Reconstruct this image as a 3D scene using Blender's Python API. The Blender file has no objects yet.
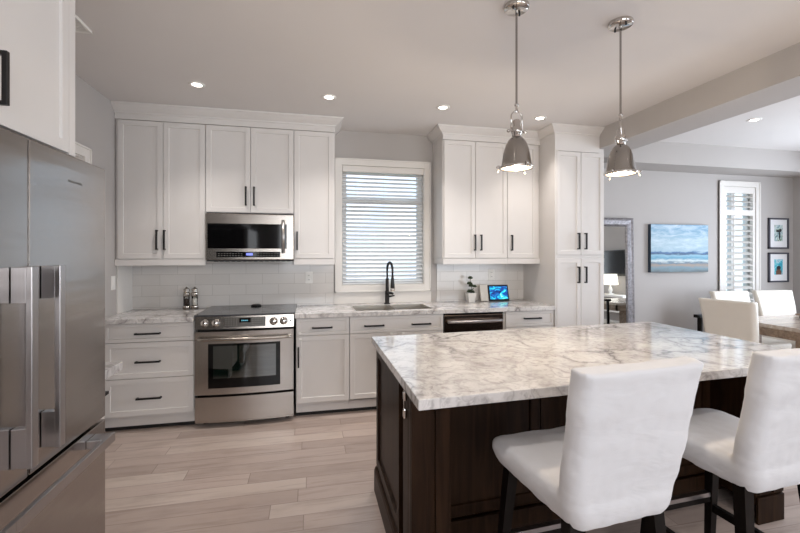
import bpy, bmesh, math, random
from mathutils import Vector, Matrix
random.seed(7)
C = bpy.context.scene
COL = C.collection
PI = math.pi
CEIL = 2.685

# ---------------------------------------------------------------- camera, world, lights, exposure
F_PX = 409.5
cam_d = bpy.data.cameras.new('camera')
cam = bpy.data.objects.new('camera', cam_d)
COL.objects.link(cam)
cam.location = (0, 0, 1.417)
cam.rotation_euler = (PI / 2, 0, -math.atan(90 / 409.5))
cam_d.sensor_fit = 'HORIZONTAL'
cam_d.sensor_width = 36
cam_d.lens = F_PX / 800 * 36
cam_d.shift_y = -12.5 / 800
cam_d.clip_start = 0.02
C.camera = cam

C.view_settings.view_transform = 'Standard'
C.view_settings.look = 'None'
C.view_settings.gamma = 1
C.view_settings.use_curve_mapping = False
C.view_settings.exposure = 0.6

world = bpy.data.worlds.new('sky')
C.world = world
world.use_nodes = True
wn = world.node_tree
bg = wn.nodes['Background']
bg.inputs['Color'].default_value = (0.80, 0.89, 1.0, 1)
bg.inputs['Strength'].default_value = 1.3


def area(name, loc, rot, sx, sy, power, color=(1, 1, 1)):
    l = bpy.data.lights.new(name, 'AREA')
    l.shape = 'RECTANGLE'
    l.size, l.size_y = sx, sy
    l.energy = power
    l.color = color
    o = bpy.data.objects.new(name, l)
    COL.objects.link(o)
    o.location, o.rotation_euler = loc, rot
    return o


# daylight through the wide windows behind the camera and the patio door of the dining side
area('daylight_rear_left', (0.55, -3.12, 1.75), (PI / 2, 0, 0), 2.6, 1.4, 54, (0.95, 0.97, 1.0))
area('daylight_rear_right', (4.3, -3.12, 1.35), (PI / 2, 0, 0), 2.4, 2.0, 46, (0.86, 0.92, 1.0))
area('daylight_dining', (6.25, 2.3, 1.35), (0, PI / 2, 0), 2.0, 1.7, 72, (0.78, 0.87, 1.0))

# ---------------------------------------------------------------- materials


def srgb(r, g, b):
    def f(c):
        c /= 255
        return c / 12.92 if c <= 0.04045 else ((c + 0.055) / 1.055) ** 2.4
    return (f(r), f(g), f(b), 1)


class NT:
    def __init__(s, name):
        s.m = bpy.data.materials.new(name)
        s.m.use_nodes = True
        s.t = s.m.node_tree
        s.b = s.t.nodes['Principled BSDF']
        s.tc = None

    def n(s, kind, **kw):
        nd = s.t.nodes.new(kind)
        for k, v in kw.items():
            if hasattr(nd, k):
                setattr(nd, k, v)
        return nd

    def l(s, a, b):
        s.t.links.new(a, b)

    def coord(s, which='Object', scale=(1, 1, 1), rot=(0, 0, 0), loc=(0, 0, 0)):
        if s.tc is None:
            s.tc = s.n('ShaderNodeTexCoord')
        mp = s.n('ShaderNodeMapping')
        mp.inputs['Scale'].default_value = scale
        mp.inputs['Rotation'].default_value = rot
        mp.inputs['Location'].default_value = loc
        s.l(s.tc.outputs[which], mp.inputs['Vector'])
        return mp.outputs[0]

    def noise(s, vec, scale=5, detail=4, rough=0.5, dist=0.0):
        nd = s.n('ShaderNodeTexNoise')
        nd.inputs['Scale'].default_value = scale
        nd.inputs['Detail'].default_value = detail
        nd.inputs['Roughness'].default_value = rough
        nd.inputs['Distortion'].default_value = dist
        s.l(vec, nd.inputs['Vector'])
        return nd

    def ramp(s, fac, stops):
        nd = s.n('ShaderNodeValToRGB')
        cr = nd.color_ramp
        while len(cr.elements) < len(stops):
            cr.elements.new(0.5)
        for e, (p, c) in zip(cr.elements, stops):
            e.position = p
            e.color = c
        s.l(fac, nd.inputs[0])
        return nd.outputs[0]

    def mix(s, fac, a, b, mode='MIX'):
        nd = s.n('ShaderNodeMix')
        nd.data_type = 'RGBA'
        nd.blend_type = mode
        for sock, v in ((nd.inputs[0], fac), (nd.inputs[6], a), (nd.inputs[7], b)):
            if hasattr(v, 'links') or hasattr(v, 'is_linked'):
                s.l(v, sock)
            else:
                sock.default_value = v
        return nd.outputs[2]

    def math(s, op, a, b=0.0, c=None):
        nd = s.n('ShaderNodeMath')
        nd.operation = op
        for i, v in enumerate((a, b, c)):
            if v is None:
                continue
            if hasattr(v, 'is_linked'):
                s.l(v, nd.inputs[i])
            else:
                nd.inputs[i].default_value = v
        return nd.outputs[0]

    def bump(s, h, strength=0.2, dist=0.01):
        nd = s.n('ShaderNodeBump')
        nd.inputs['Strength'].default_value = strength
        nd.inputs['Distance'].default_value = dist
        s.l(h, nd.inputs['Height'])
        s.l(nd.outputs[0], s.b.inputs['Normal'])

    def set(s, **kw):
        for k, v in kw.items():
            s.b.inputs[k.replace('_', ' ')].default_value = v
        return s


def plain(name, col, rough=0.5, metal=0.0, var=0.03, scale=6, bump=0.0, bscale=60, **kw):
    """solid colour with a faint procedural mottling and optional fine bump"""
    m = NT(name)
    v = m.coord()
    nz = m.noise(v, scale, 3)
    dark = tuple(c * (1 - var) for c in col[:3]) + (1,)
    lite = tuple(min(1, c * (1 + var)) for c in col[:3]) + (1,)
    m.l(m.ramp(nz.outputs[0], [(0.3, dark), (0.7, lite)]), m.b.inputs['Base Color'])
    m.set(Roughness=rough, Metallic=metal)
    if bump:
        b = m.noise(v, bscale, 3)
        m.bump(b.outputs[0], bump, 0.005)
    for k, val in kw.items():
        m.b.inputs[k.replace('_', ' ')].default_value = val
    return m.m


def emis(name, col, strength):
    m = NT(name)
    v = m.coord()
    nz = m.noise(v, 30, 1)
    m.l(m.ramp(nz.outputs[0], [(0.0, col), (1.0, tuple(c * 0.97 for c in col[:3]) + (1,))]), m.b.inputs['Emission Color'])
    m.set(Emission_Strength=strength)
    m.b.inputs['Base Color'].default_value = col
    return m.m


def m_steel(name, col, rough, sc, bump=0.05):
    m = NT(name)
    v = m.coord(scale=sc)
    nz = m.noise(v, 1.0, 4, 0.6)
    m.l(m.ramp(nz.outputs[0], [(0.3, tuple(c * 0.93 for c in col[:3]) + (1,)), (0.7, col)]), m.b.inputs['Base Color'])
    r = m.math('MULTIPLY_ADD', nz.outputs[0], 0.12, rough - 0.06)
    m.l(r, m.b.inputs['Roughness'])
    m.set(Metallic=1.0)
    v2 = m.coord(scale=(0.9, 0.9, 9.0))
    n2 = m.noise(v2, 1.0, 2)
    h = m.math('MULTIPLY_ADD', n2.outputs[0], 2.0, m.math('MULTIPLY', nz.outputs[0], 0.03))
    m.bump(h, bump, 0.01)
    return m.m


def m_marble():
    m = NT('veined_stone')
    v = m.coord(scale=(1, 1, 1))
    w = m.noise(v, 2.2, 5, 0.55)
    sub = m.n('ShaderNodeVectorMath')
    sub.operation = 'MULTIPLY_ADD'
    m.l(w.outputs['Color'], sub.inputs[0])
    sub.inputs[1].default_value = (0.52, 0.52, 0.52)
    m.l(v, sub.inputs[2])
    vor = m.n('ShaderNodeTexVoronoi', feature='DISTANCE_TO_EDGE')
    vor.inputs['Scale'].default_value = 2.9
    m.l(sub.outputs[0], vor.inputs['Vector'])
    vein = m.ramp(vor.outputs['Distance'], [(0.0, (1, 1, 1, 1)), (0.018, (0.5, 0.5, 0.5, 1)), (0.07, (0, 0, 0, 1))])
    vor2 = m.n('ShaderNodeTexVoronoi', feature='DISTANCE_TO_EDGE')
    vor2.inputs['Scale'].default_value = 6.5
    m.l(sub.outputs[0], vor2.inputs['Vector'])
    vein2 = m.ramp(vor2.outputs['Distance'], [(0.0, (0.55, 0.55, 0.55, 1)), (0.05, (0, 0, 0, 1))])
    patch = m.noise(sub.outputs[0], 2.4, 8, 0.68)
    base = m.ramp(patch.outputs[0], [(0.30, srgb(128, 123, 123)), (0.38, srgb(176, 171, 169)), (0.46, srgb(204, 200, 198)),
                                     (0.60, srgb(218, 215, 213))])
    mask = m.noise(v, 1.7, 3, 0.5)
    mk = m.ramp(mask.outputs[0], [(0.38, (0, 0, 0, 1)), (0.62, (1, 1, 1, 1))])
    f1 = m.mix(1.0, vein, mk, 'MULTIPLY')
    c1 = m.mix(m.math('MULTIPLY', f1, 0.95), base, srgb(96, 88, 88))
    c2 = m.mix(m.math('MULTIPLY', vein2, 0.55), c1, srgb(126, 118, 118))
    fine = m.noise(sub.outputs[0], 26, 5, 0.6)
    c3 = m.mix(m.math('MULTIPLY', m.ramp(fine.outputs[0], [(0.5, (0, 0, 0, 1)), (0.66, (1, 1, 1, 1))]), 0.5), c2, srgb(128, 122, 122))
    m.l(c3, m.b.inputs['Base Color'])
    m.set(Roughness=0.12)
    m.b.inputs['Specular IOR Level'].default_value = 0.5
    m.bump(fine.outputs[0], 0.03, 0.002)
    return m.m


def m_floor():
    m = NT('oak_planks')
    if m.tc is None:
        m.tc = m.n('ShaderNodeTexCoord')
    sep = m.n('ShaderNodeSeparateXYZ')
    m.l(m.tc.outputs['Object'], sep.inputs[0])
    W, L = 0.127, 1.25
    ry = m.math('DIVIDE', sep.outputs[1], W)
    row = m.math('FLOOR', ry)
    fy = m.math('FRACT', ry)
    wn1 = m.n('ShaderNodeTexWhiteNoise', noise_dimensions='1D')
    m.l(row, wn1.inputs['W'])
    rx = m.math('ADD', m.math('DIVIDE', sep.outputs[0], L), m.math('MULTIPLY', wn1.outputs['Value'], 7.3))
    pl = m.math('FLOOR', rx)
    fx = m.math('FRACT', rx)
    comb = m.n('ShaderNodeCombineXYZ')
    m.l(pl, comb.inputs[0])
    m.l(row, comb.inputs[1])
    wn2 = m.n('ShaderNodeTexWhiteNoise', noise_dimensions='2D')
    m.l(comb.outputs[0], wn2.inputs['Vector'])
    col = m.ramp(wn2.outputs['Value'], [(0.0, srgb(163, 147, 139)), (0.35, srgb(174, 158, 150)), (0.7, srgb(181, 165, 157)), (1.0, srgb(188, 174, 165))])
    add = m.n('ShaderNodeVectorMath')
    add.operation = 'MULTIPLY_ADD'
    m.l(wn2.outputs['Color'], add.inputs[0])
    add.inputs[1].default_value = (9, 9, 9)
    m.l(m.tc.outputs['Object'], add.inputs[2])
    mp = m.n('ShaderNodeMapping')
    mp.inputs['Scale'].default_value = (2.2, 26, 1)
    m.l(add.outputs[0], mp.inputs['Vector'])
    g = m.noise(mp.outputs[0], 1.0, 7, 0.62, 0.7)
    grain = m.ramp(g.outputs[0], [(0.30, (0.60, 0.56, 0.53, 1)), (0.50, (1, 1, 1, 1)), (0.8, (1.0, 0.98, 0.96, 1))])
    c1 = m.mix(0.6, col, grain, 'MULTIPLY')
    mp2 = m.n('ShaderNodeMapping')
    mp2.inputs['Scale'].default_value = (3.0, 9, 1)
    m.l(add.outputs[0], mp2.inputs['Vector'])
    bl = m.noise(mp2.outputs[0], 1.0, 4, 0.5)
    c1 = m.mix(m.math('MULTIPLY', m.ramp(bl.outputs[0], [(0.5, (0, 0, 0, 1)), (0.75, (1, 1, 1, 1))]), 0.42), c1, srgb(138, 122, 113))
    ey = m.math('MINIMUM', fy, m.math('SUBTRACT', 1.0, fy))
    ex = m.math('MULTIPLY', m.math('MINIMUM', fx, m.math('SUBTRACT', 1.0, fx)), L / W)
    e = m.math('MINIMUM', ey, ex)
    gap = m.ramp(e, [(0.0, (1, 1, 1, 1)), (0.012, (0.6, 0.6, 0.6, 1)), (0.028, (0, 0, 0, 1))])
    c2 = m.mix(m.math('MULTIPLY', gap, 0.6), c1, srgb(92, 78, 68))
    m.l(c2, m.b.inputs['Base Color'])
    m.l(m.math('MULTIPLY_ADD', g.outputs[0], 0.18, 0.24), m.b.inputs['Roughness'])
    h = m.math('SUBTRACT', m.math('MULTIPLY', g.outputs[0], 0.25), gap)
    m.bump(h, 0.18, 0.004)
    return m.m


def m_tile():
    m = NT('glossy_subway_tile')
    v = m.coord(rot=(PI / 2, 0, 0))
    br = m.n('ShaderNodeTexBrick')
    br.offset = 0.5
    br.inputs['Scale'].default_value = 1.0
    br.inputs['Brick Width'].default_value = 0.305
    br.inputs['Row Height'].default_value = 0.102
    br.inputs['Mortar Size'].default_value = 0.0016
    br.inputs['Mortar Smooth'].default_value = 0.3
    br.inputs['Color1'].default_value = srgb(212, 208, 204)
    br.inputs['Color2'].default_value = srgb(220, 216, 212)
    br.inputs['Mortar'].default_value = srgb(184, 179, 174)
    m.l(v, br.inputs['Vector'])
    m.l(br.outputs['Color'], m.b.inputs['Base Color'])
    m.set(Roughness=0.13)
    inv = m.math('SUBTRACT', 1.0, br.outputs['Fac'])
    nz = m.noise(v, 5, 2)
    m.bump(m.math('MULTIPLY_ADD', nz.outputs[0], 0.25, inv), 0.25, 0.003)
    return m.m


def m_wood(name, c_dark, c_lite, sc=(14, 14, 1.2), rough=0.4, coat=0.2):
    m = NT(name)
    v = m.coord(scale=sc)
    n1 = m.noise(v, 1.5, 6, 0.6, 0.8)
    m.l(m.ramp(n1.outputs[0], [(0.3, c_dark), (0.7, c_lite)]), m.b.inputs['Base Color'])
    m.set(Roughness=rough, Coat_Weight=coat, Coat_Roughness=0.25)
    m.bump(n1.outputs[0], 0.08, 0.003)
    return m.m


def m_glass(name, tint=(0.93, 0.97, 1, 1), refl=0.12, rough=0.02):
    m = NT(name)
    t = m.t
    t.nodes.remove(m.b)
    tr = m.n('ShaderNodeBsdfTransparent')
    tr.inputs[0].default_value = tint
    gl = m.n('ShaderNodeBsdfGlossy')
    gl.inputs['Roughness'].default_value = rough
    lw = m.n('ShaderNodeLayerWeight')
    lw.inputs[0].default_value = refl
    mx = m.n('ShaderNodeMixShader')
    m.l(lw.outputs['Fresnel'], mx.inputs[0])
    m.l(tr.outputs[0], mx.inputs[1])
    m.l(gl.outputs[0], mx.inputs[2])
    m.l(mx.outputs[0], t.nodes['Material Output'].inputs[0])
    return m.m


def m_fabric(name, col, bscale=420, wr=0.25):
    m = NT(name)
    v = m.coord()
    nz = m.noise(v, 3.5, 4)
    m.l(m.ramp(nz.outputs[0], [(0.3, tuple(c * 0.95 for c in col[:3]) + (1,)), (0.7, col)]), m.b.inputs['Base Color'])
    m.set(Roughness=0.9, Sheen_Weight=0.2)
    weave = m.noise(v, bscale, 2)
    vw = m.coord(scale=(2.2, 2.2, 5.5))
    wrk = m.noise(vw, 2.2, 3, 0.5, 0.6)
    h = m.math('MULTIPLY_ADD', wrk.outputs[0], 6.0, m.math('MULTIPLY', weave.outputs[0], 0.3))
    m.bump(h, wr, 0.004)
    return m.m


def m_painting():
    m = NT('seascape_paint')
    v = m.coord('Generated')
    sep = m.n('ShaderNodeSeparateXYZ')
    m.l(v, sep.inputs[0])
    nz = m.noise(m.coord('Generated', scale=(3, 1, 9)), 1.6, 6, 0.65, 0.5)
    z = m.math('ADD', sep.outputs[2], m.math('MULTIPLY_ADD', nz.outputs[0], 0.16, -0.08))
    base = m.ramp(z, [(0.0, srgb(78, 88, 92)), (0.09, srgb(104, 132, 144)), (0.15, srgb(150, 132, 118)), (0.20, srgb(84, 112, 130)),
                      (0.24, srgb(196, 206, 206)), (0.29, srgb(78, 140, 168)), (0.35, srgb(134, 176, 196)), (0.385, srgb(30, 66, 104)),
                      (0.415, srgb(60, 104, 150)), (0.43, srgb(142, 170, 186)), (0.62, srgb(156, 180, 192)), (0.85, srgb(118, 156, 180)),
                      (1.0, srgb(112, 152, 182))])
    cl = m.noise(m.coord('Generated', scale=(2, 1, 6)), 2.2, 7, 0.65, 0.8)
    up = m.ramp(sep.outputs[2], [(0.42, (0, 0, 0, 1)), (0.5, (1, 1, 1, 1))])
    f = m.mix(1.0, m.ramp(cl.outputs[0], [(0.42, (0, 0, 0, 1)), (0.7, (1, 1, 1, 1))]), up, 'MULTIPLY')
    m.l(m.mix(m.math('MULTIPLY', f, 0.7), base, srgb(206, 218, 226)), m.b.inputs['Base Color'])
    m.set(Roughness=0.55)
    m.bump(cl.outputs[0], 0.2, 0.003)
    return m.m


def m_blotch(name, stops, sc=3.0, strength=0.0, dist=1.0):
    m = NT(name)
    v = m.coord('Generated', scale=(1, 0.1, 1))
    nz = m.noise(v, sc, 4, 0.55, dist)
    c = m.ramp(nz.outputs[0], stops)
    m.l(c, m.b.inputs['Base Color'])
    m.set(Roughness=0.3)
    if strength:
        m.l(c, m.b.inputs['Emission Color'])
        m.set(Emission_Strength=strength)
    return m.m


M = {}
M['cab'] = plain('white_lacquer', srgb(214, 210, 207), 0.38, var=0.01)
M['trim'] = plain('white_trim_paint', srgb(224, 220, 215), 0.4, var=0.01)
M['wall'] = plain('grey_wall_paint', srgb(178, 173, 170), 0.85, var=0.012, scale=2, bump=0.05, bscale=220)
M['ceil'] = plain('ceiling_paint', srgb(218, 214, 212), 0.9, var=0.012, scale=2, bump=0.05, bscale=180)
M['floor'] = m_floor()
M['tile'] = m_tile()
M['stone'] = m_marble()
M['steel'] = m_steel('brushed_steel_horizontal', srgb(168, 160, 152), 0.24, (2, 2, 260))
M['steelv'] = m_steel('brushed_steel_vertical', srgb(178, 172, 166), 0.24, (260, 260, 2))
M['fridge'] = m_steel('fridge_steel', srgb(164, 158, 154), 0.2, (2, 2, 240), 0.22)
M['fhandle'] = m_steel('satin_bar_steel', srgb(176, 172, 172), 0.3, (200, 200, 2), 0.02)
M['chrome'] = plain('polished_nickel', srgb(200, 195, 190), 0.08, 1.0, var=0.01)
M['chrome2'] = plain('sink_steel', srgb(196, 190, 182), 0.28, 0.9, var=0.03)
M['nickel'] = plain('shade_nickel', srgb(160, 156, 152), 0.12, 1.0, var=0.02)
M['black'] = plain('matte_black_metal', srgb(26, 24, 24), 0.38, 0.3, var=0.05)
M['blackglass'] = plain('black_glass', srgb(8, 8, 9), 0.06, 0.0, var=0.02, Specular_IOR_Level=0.3)
M['cooktop'] = plain('cooktop_glass', srgb(52, 53, 57), 0.16, 0.0, var=0.04)
M['cavity'] = plain('dark_cavity', srgb(20, 18, 18), 0.6)
M['gap'] = plain('rubber_and_painted_shadow', srgb(14, 13, 13), 0.7)
M['espresso'] = m_wood('espresso_wood', srgb(24, 13, 7), srgb(50, 33, 21), rough=0.40, coat=0.0)
M['espresso'].node_tree.nodes['Principled BSDF'].inputs['Specular IOR Level'].default_value = 0.10
M['darkleg'] = m_wood('ebonised_wood', srgb(12, 10, 9), srgb(24, 19, 17), rough=0.35)
M['darkleg'].node_tree.nodes['Principled BSDF'].inputs['Specular IOR Level'].default_value = 0.12
M['darkleg'].node_tree.nodes['Principled BSDF'].inputs['Coat Weight'].default_value = 0.0
M['rustic'] = m_wood('rustic_oak', srgb(98, 78, 62), srgb(150, 126, 104), sc=(1.5, 22, 22), rough=0.5, coat=0.05)
M['rustictop'] = m_wood('rustic_tabletop', srgb(150, 132, 116), srgb(196, 182, 168), sc=(1.5, 16, 16), rough=0.22, coat=0.3)
M['cover'] = m_fabric('slipcover_cotton', srgb(206, 205, 207), wr=0.28)
M['leather'] = plain('cream_leather', srgb(226, 219, 208), 0.42, var=0.02, bump=0.08, bscale=120)
M['slat'] = plain('blind_slat', srgb(226, 228, 230), 0.45, var=0.01)
M['vinyl'] = plain('window_vinyl', srgb(226, 226, 226), 0.4, var=0.01)
M['glass'] = m_glass('window_glass')
M['mirror'] = plain('mirror_silver', srgb(225, 228, 228), 0.01, 1.0, var=0.0)
M['silver'] = plain('embossed_silver_frame', srgb(128, 124, 126), 0.38, 0.6, var=0.3, scale=40, bump=0.9, bscale=55)
M['paint'] = m_painting()
M['mat'] = plain('white_mat_board', srgb(226, 226, 228), 0.8, var=0.01)
M['frameblk'] = plain('charcoal_frame', srgb(70, 70, 80), 0.4, var=0.05)
M['photo1'] = m_blotch('beach_snapshot', [(0.35, srgb(60, 90, 96)), (0.45, srgb(150, 180, 186)), (0.55, srgb(206, 214, 214)), (0.65, srgb(96, 130, 96))], 4)
M['photo2'] = m_blotch('sea_snapshot', [(0.35, srgb(40, 150, 176)), (0.5, srgb(90, 190, 206)), (0.6, srgb(196, 220, 224)), (0.7, srgb(70, 130, 170))], 3)
M['skin'] = plain('photo_figure_tone', srgb(112, 78, 62), 0.5)
M['figure'] = plain('photo_figure_dark', srgb(34, 32, 36), 0.5)
M['screen'] = m_blotch('aurora_screen', [(0.30, srgb(6, 20, 70)), (0.45, srgb(10, 70, 150)), (0.56, srgb(30, 170, 200)), (0.64, srgb(70, 220, 200)),
                                         (0.75, srgb(200, 220, 240))], 2.6, 0.9, 1.5)
M['digits'] = emis('blue_display', (0.2, 0.25, 0.9, 1), 0.45)
M['digits2'] = emis('cyan_display', (0.25, 0.7, 0.85, 1), 0.4)
M['button'] = plain('button_grey', srgb(118, 116, 112), 0.5)
M['white'] = plain('white_plastic', srgb(232, 230, 226), 0.4, var=0.01)
M['pot'] = plain('white_ceramic', srgb(232, 230, 226), 0.25, var=0.02)
M['soil'] = plain('potting_soil', srgb(60, 46, 36), 0.95, var=0.3, scale=60)
M['leaf'] = plain('succulent_leaf', srgb(52, 66, 42), 0.45, var=0.25, scale=30)
M['sheet'] = plain('recipe_card_white', srgb(226, 222, 214), 0.7, var=0.01)
M['glow'] = emis('lamp_glow', (1.0, 0.86, 0.66, 1), 7.0)
M['glowrec'] = emis('downlight_glow', (1.0, 0.93, 0.84, 1), 9.0)
M['frost'] = emis('frosted_lit_glass', (1.0, 0.84, 0.60, 1), 0.5)
M['shadein'] = plain('shade_inner_white', srgb(246, 238, 220), 0.6)
M['lampshade'] = emis('lamp_shade_lit', (1.0, 0.93, 0.8, 1), 1.1)
M['tvblack'] = plain('screen_black', srgb(9, 10, 13), 0.12)
M['mill'] = plain('mill_steel', srgb(190, 184, 176), 0.18, 1.0)
M['pepper'] = plain('peppercorns', srgb(52, 40, 34), 0.6, var=0.3, scale=120)
M['acrylic'] = m_glass('clear_acrylic', (0.96, 0.96, 0.95, 1), 0.25)
M['books'] = plain('dark_book_cloth', srgb(40, 48, 62), 0.6)
M['greenery'] = plain('lawn', srgb(70, 104, 52), 0.9, var=0.3, scale=1)
M['brick'] = plain('pale_siding', srgb(196, 200, 206), 0.8, var=0.04, scale=2)

# ---------------------------------------------------------------- mesh helpers


class MB:
    """collects shapes in world (or local) coordinates and links them as one mesh object"""

    def __init__(s, T=None):
        s.bm = bmesh.new()
        s.T = T or Matrix.Identity(4)

    def _f(s, pts, faces):
        vs = [s.bm.verts.new(s.T @ Vector(p)) for p in pts]
        for f in faces:
            try:
                s.bm.faces.new([vs[i] for i in f])
            except ValueError:
                pass
        return vs

    def box(s, x0, x1, y0, y1, z0, z1, bev=0.0):
        if x0 > x1: x0, x1 = x1, x0
        if y0 > y1: y0, y1 = y1, y0
        if z0 > z1: z0, z1 = z1, z0
        t = bmesh.new()
        vs = [t.verts.new(p) for p in [(x0, y0, z0), (x1, y0, z0), (x1, y1, z0), (x0, y1, z0), (x0, y0, z1), (x1, y0, z1), (x1, y1, z1), (x0, y1, z1)]]
        for f in [(0, 3, 2, 1), (4, 5, 6, 7), (0, 1, 5, 4), (1, 2, 6, 5), (2, 3, 7, 6), (3, 0, 4, 7)]:
            t.faces.new([vs[i] for i in f])
        if bev:
            bmesh.ops.bevel(t, geom=t.edges[:], offset=bev, segments=2, profile=0.6, affect='EDGES')
        s.merge(t)
        return s

    def merge(s, t):
        base = {}
        for v in t.verts:
            base[v] = s.bm.verts.new(s.T @ v.co)
        for f in t.faces:
            try:
                nf = s.bm.faces.new([base[v] for v in f.verts])
                nf.smooth = f.smooth
            except ValueError:
                pass
        t.free()

    def hexa(s, p):
        """eight corners: bottom 4 counter-clockwise, top 4"""
        s._f(p, [(0, 3, 2, 1), (4, 5, 6, 7), (0, 1, 5, 4), (1, 2, 6, 5), (2, 3, 7, 6), (3, 0, 4, 7)])
        return s

    def tube(s, pts, r, n=10, caps=True):
        pts = [Vector(p) for p in pts]
        rs = r if isinstance(r, (list, tuple)) else [r] * len(pts)
        rings = []
        up = Vector((0, 0, 1))
        prev = None
        for i, p in enumerate(pts):
            d = (pts[min(i + 1, len(pts) - 1)] - pts[max(i - 1, 0)])
            if d.length < 1e-9:
                d = up
            d.normalize()
            if prev is None:
                a = d.orthogonal().normalized()
            else:
                a = (prev - d * prev.dot(d))
                a = a.normalized() if a.length > 1e-6 else d.orthogonal().normalized()
            prev = a
            b = d.cross(a)
            rings.append([s.bm.verts.new(s.T @ (p + (a * math.cos(2 * PI * k / n) + b * math.sin(2 * PI * k / n)) * rs[i])) for k in range(n)])
        for i in range(len(rings) - 1):
            for k in range(n):
                f = s.bm.faces.new([rings[i][k], rings[i][(k + 1) % n], rings[i + 1][(k + 1) % n], rings[i + 1][k]])
                f.smooth = True
        if caps:
            s.bm.faces.new(rings[0][::-1])
            s.bm.faces.new(rings[-1])
        return s

    def lathe(s, prof, cx=0, cy=0, cz=0, n=32, smooth=True):
        rings = []
        for r, z in prof:
            if r < 1e-6:
                rings.append([s.bm.verts.new(s.T @ Vector((cx, cy, cz + z)))])
            else:
                rings.append([s.bm.verts.new(s.T @ Vector((cx + r * math.cos(2 * PI * k / n), cy + r * math.sin(2 * PI * k / n), cz + z))) for k in range(n)])
        for a, b in zip(rings, rings[1:]):
            for k in range(n):
                q = (k + 1) % n
                if len(a) == 1 and len(b) == 1:
                    continue
                if len(a) == 1:
                    vs = [a[0], b[q], b[k]]
                elif len(b) == 1:
                    vs = [a[k], a[q], b[0]]
                else:
                    vs = [a[k], a[q], b[q], b[k]]
                f = s.bm.faces.new(vs)
                f.smooth = smooth
        return s

    def loft(s, rings, caps=True, smooth=True):
        rr = [[s.bm.verts.new(s.T @ Vector(p)) for p in r] for r in rings]
        n = len(rr[0])
        for a, b in zip(rr, rr[1:]):
            for k in range(n):
                f = s.bm.faces.new([a[k], a[(k + 1) % n], b[(k + 1) % n], b[k]])
                f.smooth = smooth
        if caps:
            s.bm.faces.new(rr[0][::-1])
            s.bm.faces.new(rr[-1])
        return s

    def ball(s, c, r, sx=1, sy=1, sz=1, seg=12):
        t = bmesh.new()
        bmesh.ops.create_uvsphere(t, u_segments=seg, v_segments=max(6, seg // 2), radius=r)
        for v in t.verts:
            v.co = Vector((v.co.x * sx + c[0], v.co.y * sy + c[1], v.co.z * sz + c[2]))
        for f in t.faces:
            f.smooth = True
        s.merge(t)
        return s

    def panel(s, x0, x1, z0, z1, y, th=0.02, w=0.058, rec=0.009, slope=0.004):
        """shaker door or drawer front, front face at y, facing -y, with a recessed middle"""
        t = bmesh.new()
        vs = [t.verts.new(p) for p in [(x0, y, z0), (x1, y, z0), (x1, y + th, z0), (x0, y + th, z0), (x0, y, z1), (x1, y, z1), (x1, y + th, z1), (x0, y + th, z1)]]
        fr = None
        for i, f in enumerate([(0, 3, 2, 1), (4, 5, 6, 7), (0, 1, 5, 4), (1, 2, 6, 5), (2, 3, 7, 6), (3, 0, 4, 7)]):
            ff = t.faces.new([vs[j] for j in f])
            if i == 2:
                fr = ff
        bmesh.ops.bevel(t, geom=[e for e in fr.edges], offset=0.0016, segments=1, affect='EDGES')
        t.faces.ensure_lookup_table()
        fr = min((f for f in t.faces), key=lambda f: (round(f.calc_center_median().y, 5), -f.calc_area()))
        bmesh.ops.inset_region(t, faces=[fr], thickness=w, depth=0)
        r = bmesh.ops.inset_region(t, faces=[fr], thickness=slope, depth=0)
        for v in fr.verts:
            v.co.y += rec
        s.merge(t)
        return s

    def build(s, name, mat, parent=None, label=None, smooth=False, kind=None):
        org = Vector((0, 0, 0))
        if parent is not None:
            org = Vector(parent.get('_base', (0, 0, 0)))
        bmesh.ops.recalc_face_normals(s.bm, faces=s.bm.faces[:])
        if org.length:
            for v in s.bm.verts:
                v.co -= org
        me = bpy.data.meshes.new(name)
        if smooth:
            for f in s.bm.faces:
                f.smooth = True
        s.bm.to_mesh(me)
        s.bm.free()
        o = bpy.data.objects.new(name, me)
        COL.objects.link(o)
        me.materials.append(mat)
        if parent is not None:
            o.parent = parent
            if '_base' in parent:
                o['_base'] = list(org)
        if label:
            o['label'] = label
        if kind:
            o['kind'] = kind
        return o


def thing(name, label, cat, loc=(0, 0, 0), group=None):
    o = bpy.data.objects.new(name, None)
    COL.objects.link(o)
    o.empty_display_size = 0.05
    o.location = loc
    o['_base'] = list(loc)
    o['label'] = label
    o['category'] = cat
    if group:
        o['group'] = group
    return o


def tag(o, label, cat, group=None):
    """a top-level thing that is one mesh: moves its origin to its base"""
    me = o.data
    xs = [v.co for v in me.vertices]
    b = Vector(((min(v.x for v in xs) + max(v.x for v in xs)) / 2, (min(v.y for v in xs) + max(v.y for v in xs)) / 2, min(v.z for v in xs)))
    me.transform(Matrix.Translation(-b))
    o.location = b
    o['label'] = label
    o['category'] = cat
    if group:
        o['group'] = group
    return o


def struct(name, mb, mat, label=None):
    o = mb.build(name, mat)
    o['kind'] = 'structure'
    if label:
        o['label'] = label
    return o


def sthing(name, loc=(0, 0, 0)):
    o = bpy.data.objects.new(name, None)
    COL.objects.link(o)
    o.location = loc
    o['_base'] = list(loc)
    o['kind'] = 'structure'
    return o


def copy_tree(o, parent=None):
    c = o.copy()
    COL.objects.link(c)
    if parent is not None:
        c.parent = parent
    for ch in list(o.children):
        copy_tree(ch, c)
    return c


def frame(origin, u, n):
    """matrix taking local x->u, local z->up, local -y -> outward normal n"""
    u, n = Vector(u), Vector(n)
    R = Matrix((u, -n, Vector((0, 0, 1)))).transposed().to_4x4()
    return Matrix.Translation(origin) @ R


FX_LEFT = None


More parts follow.
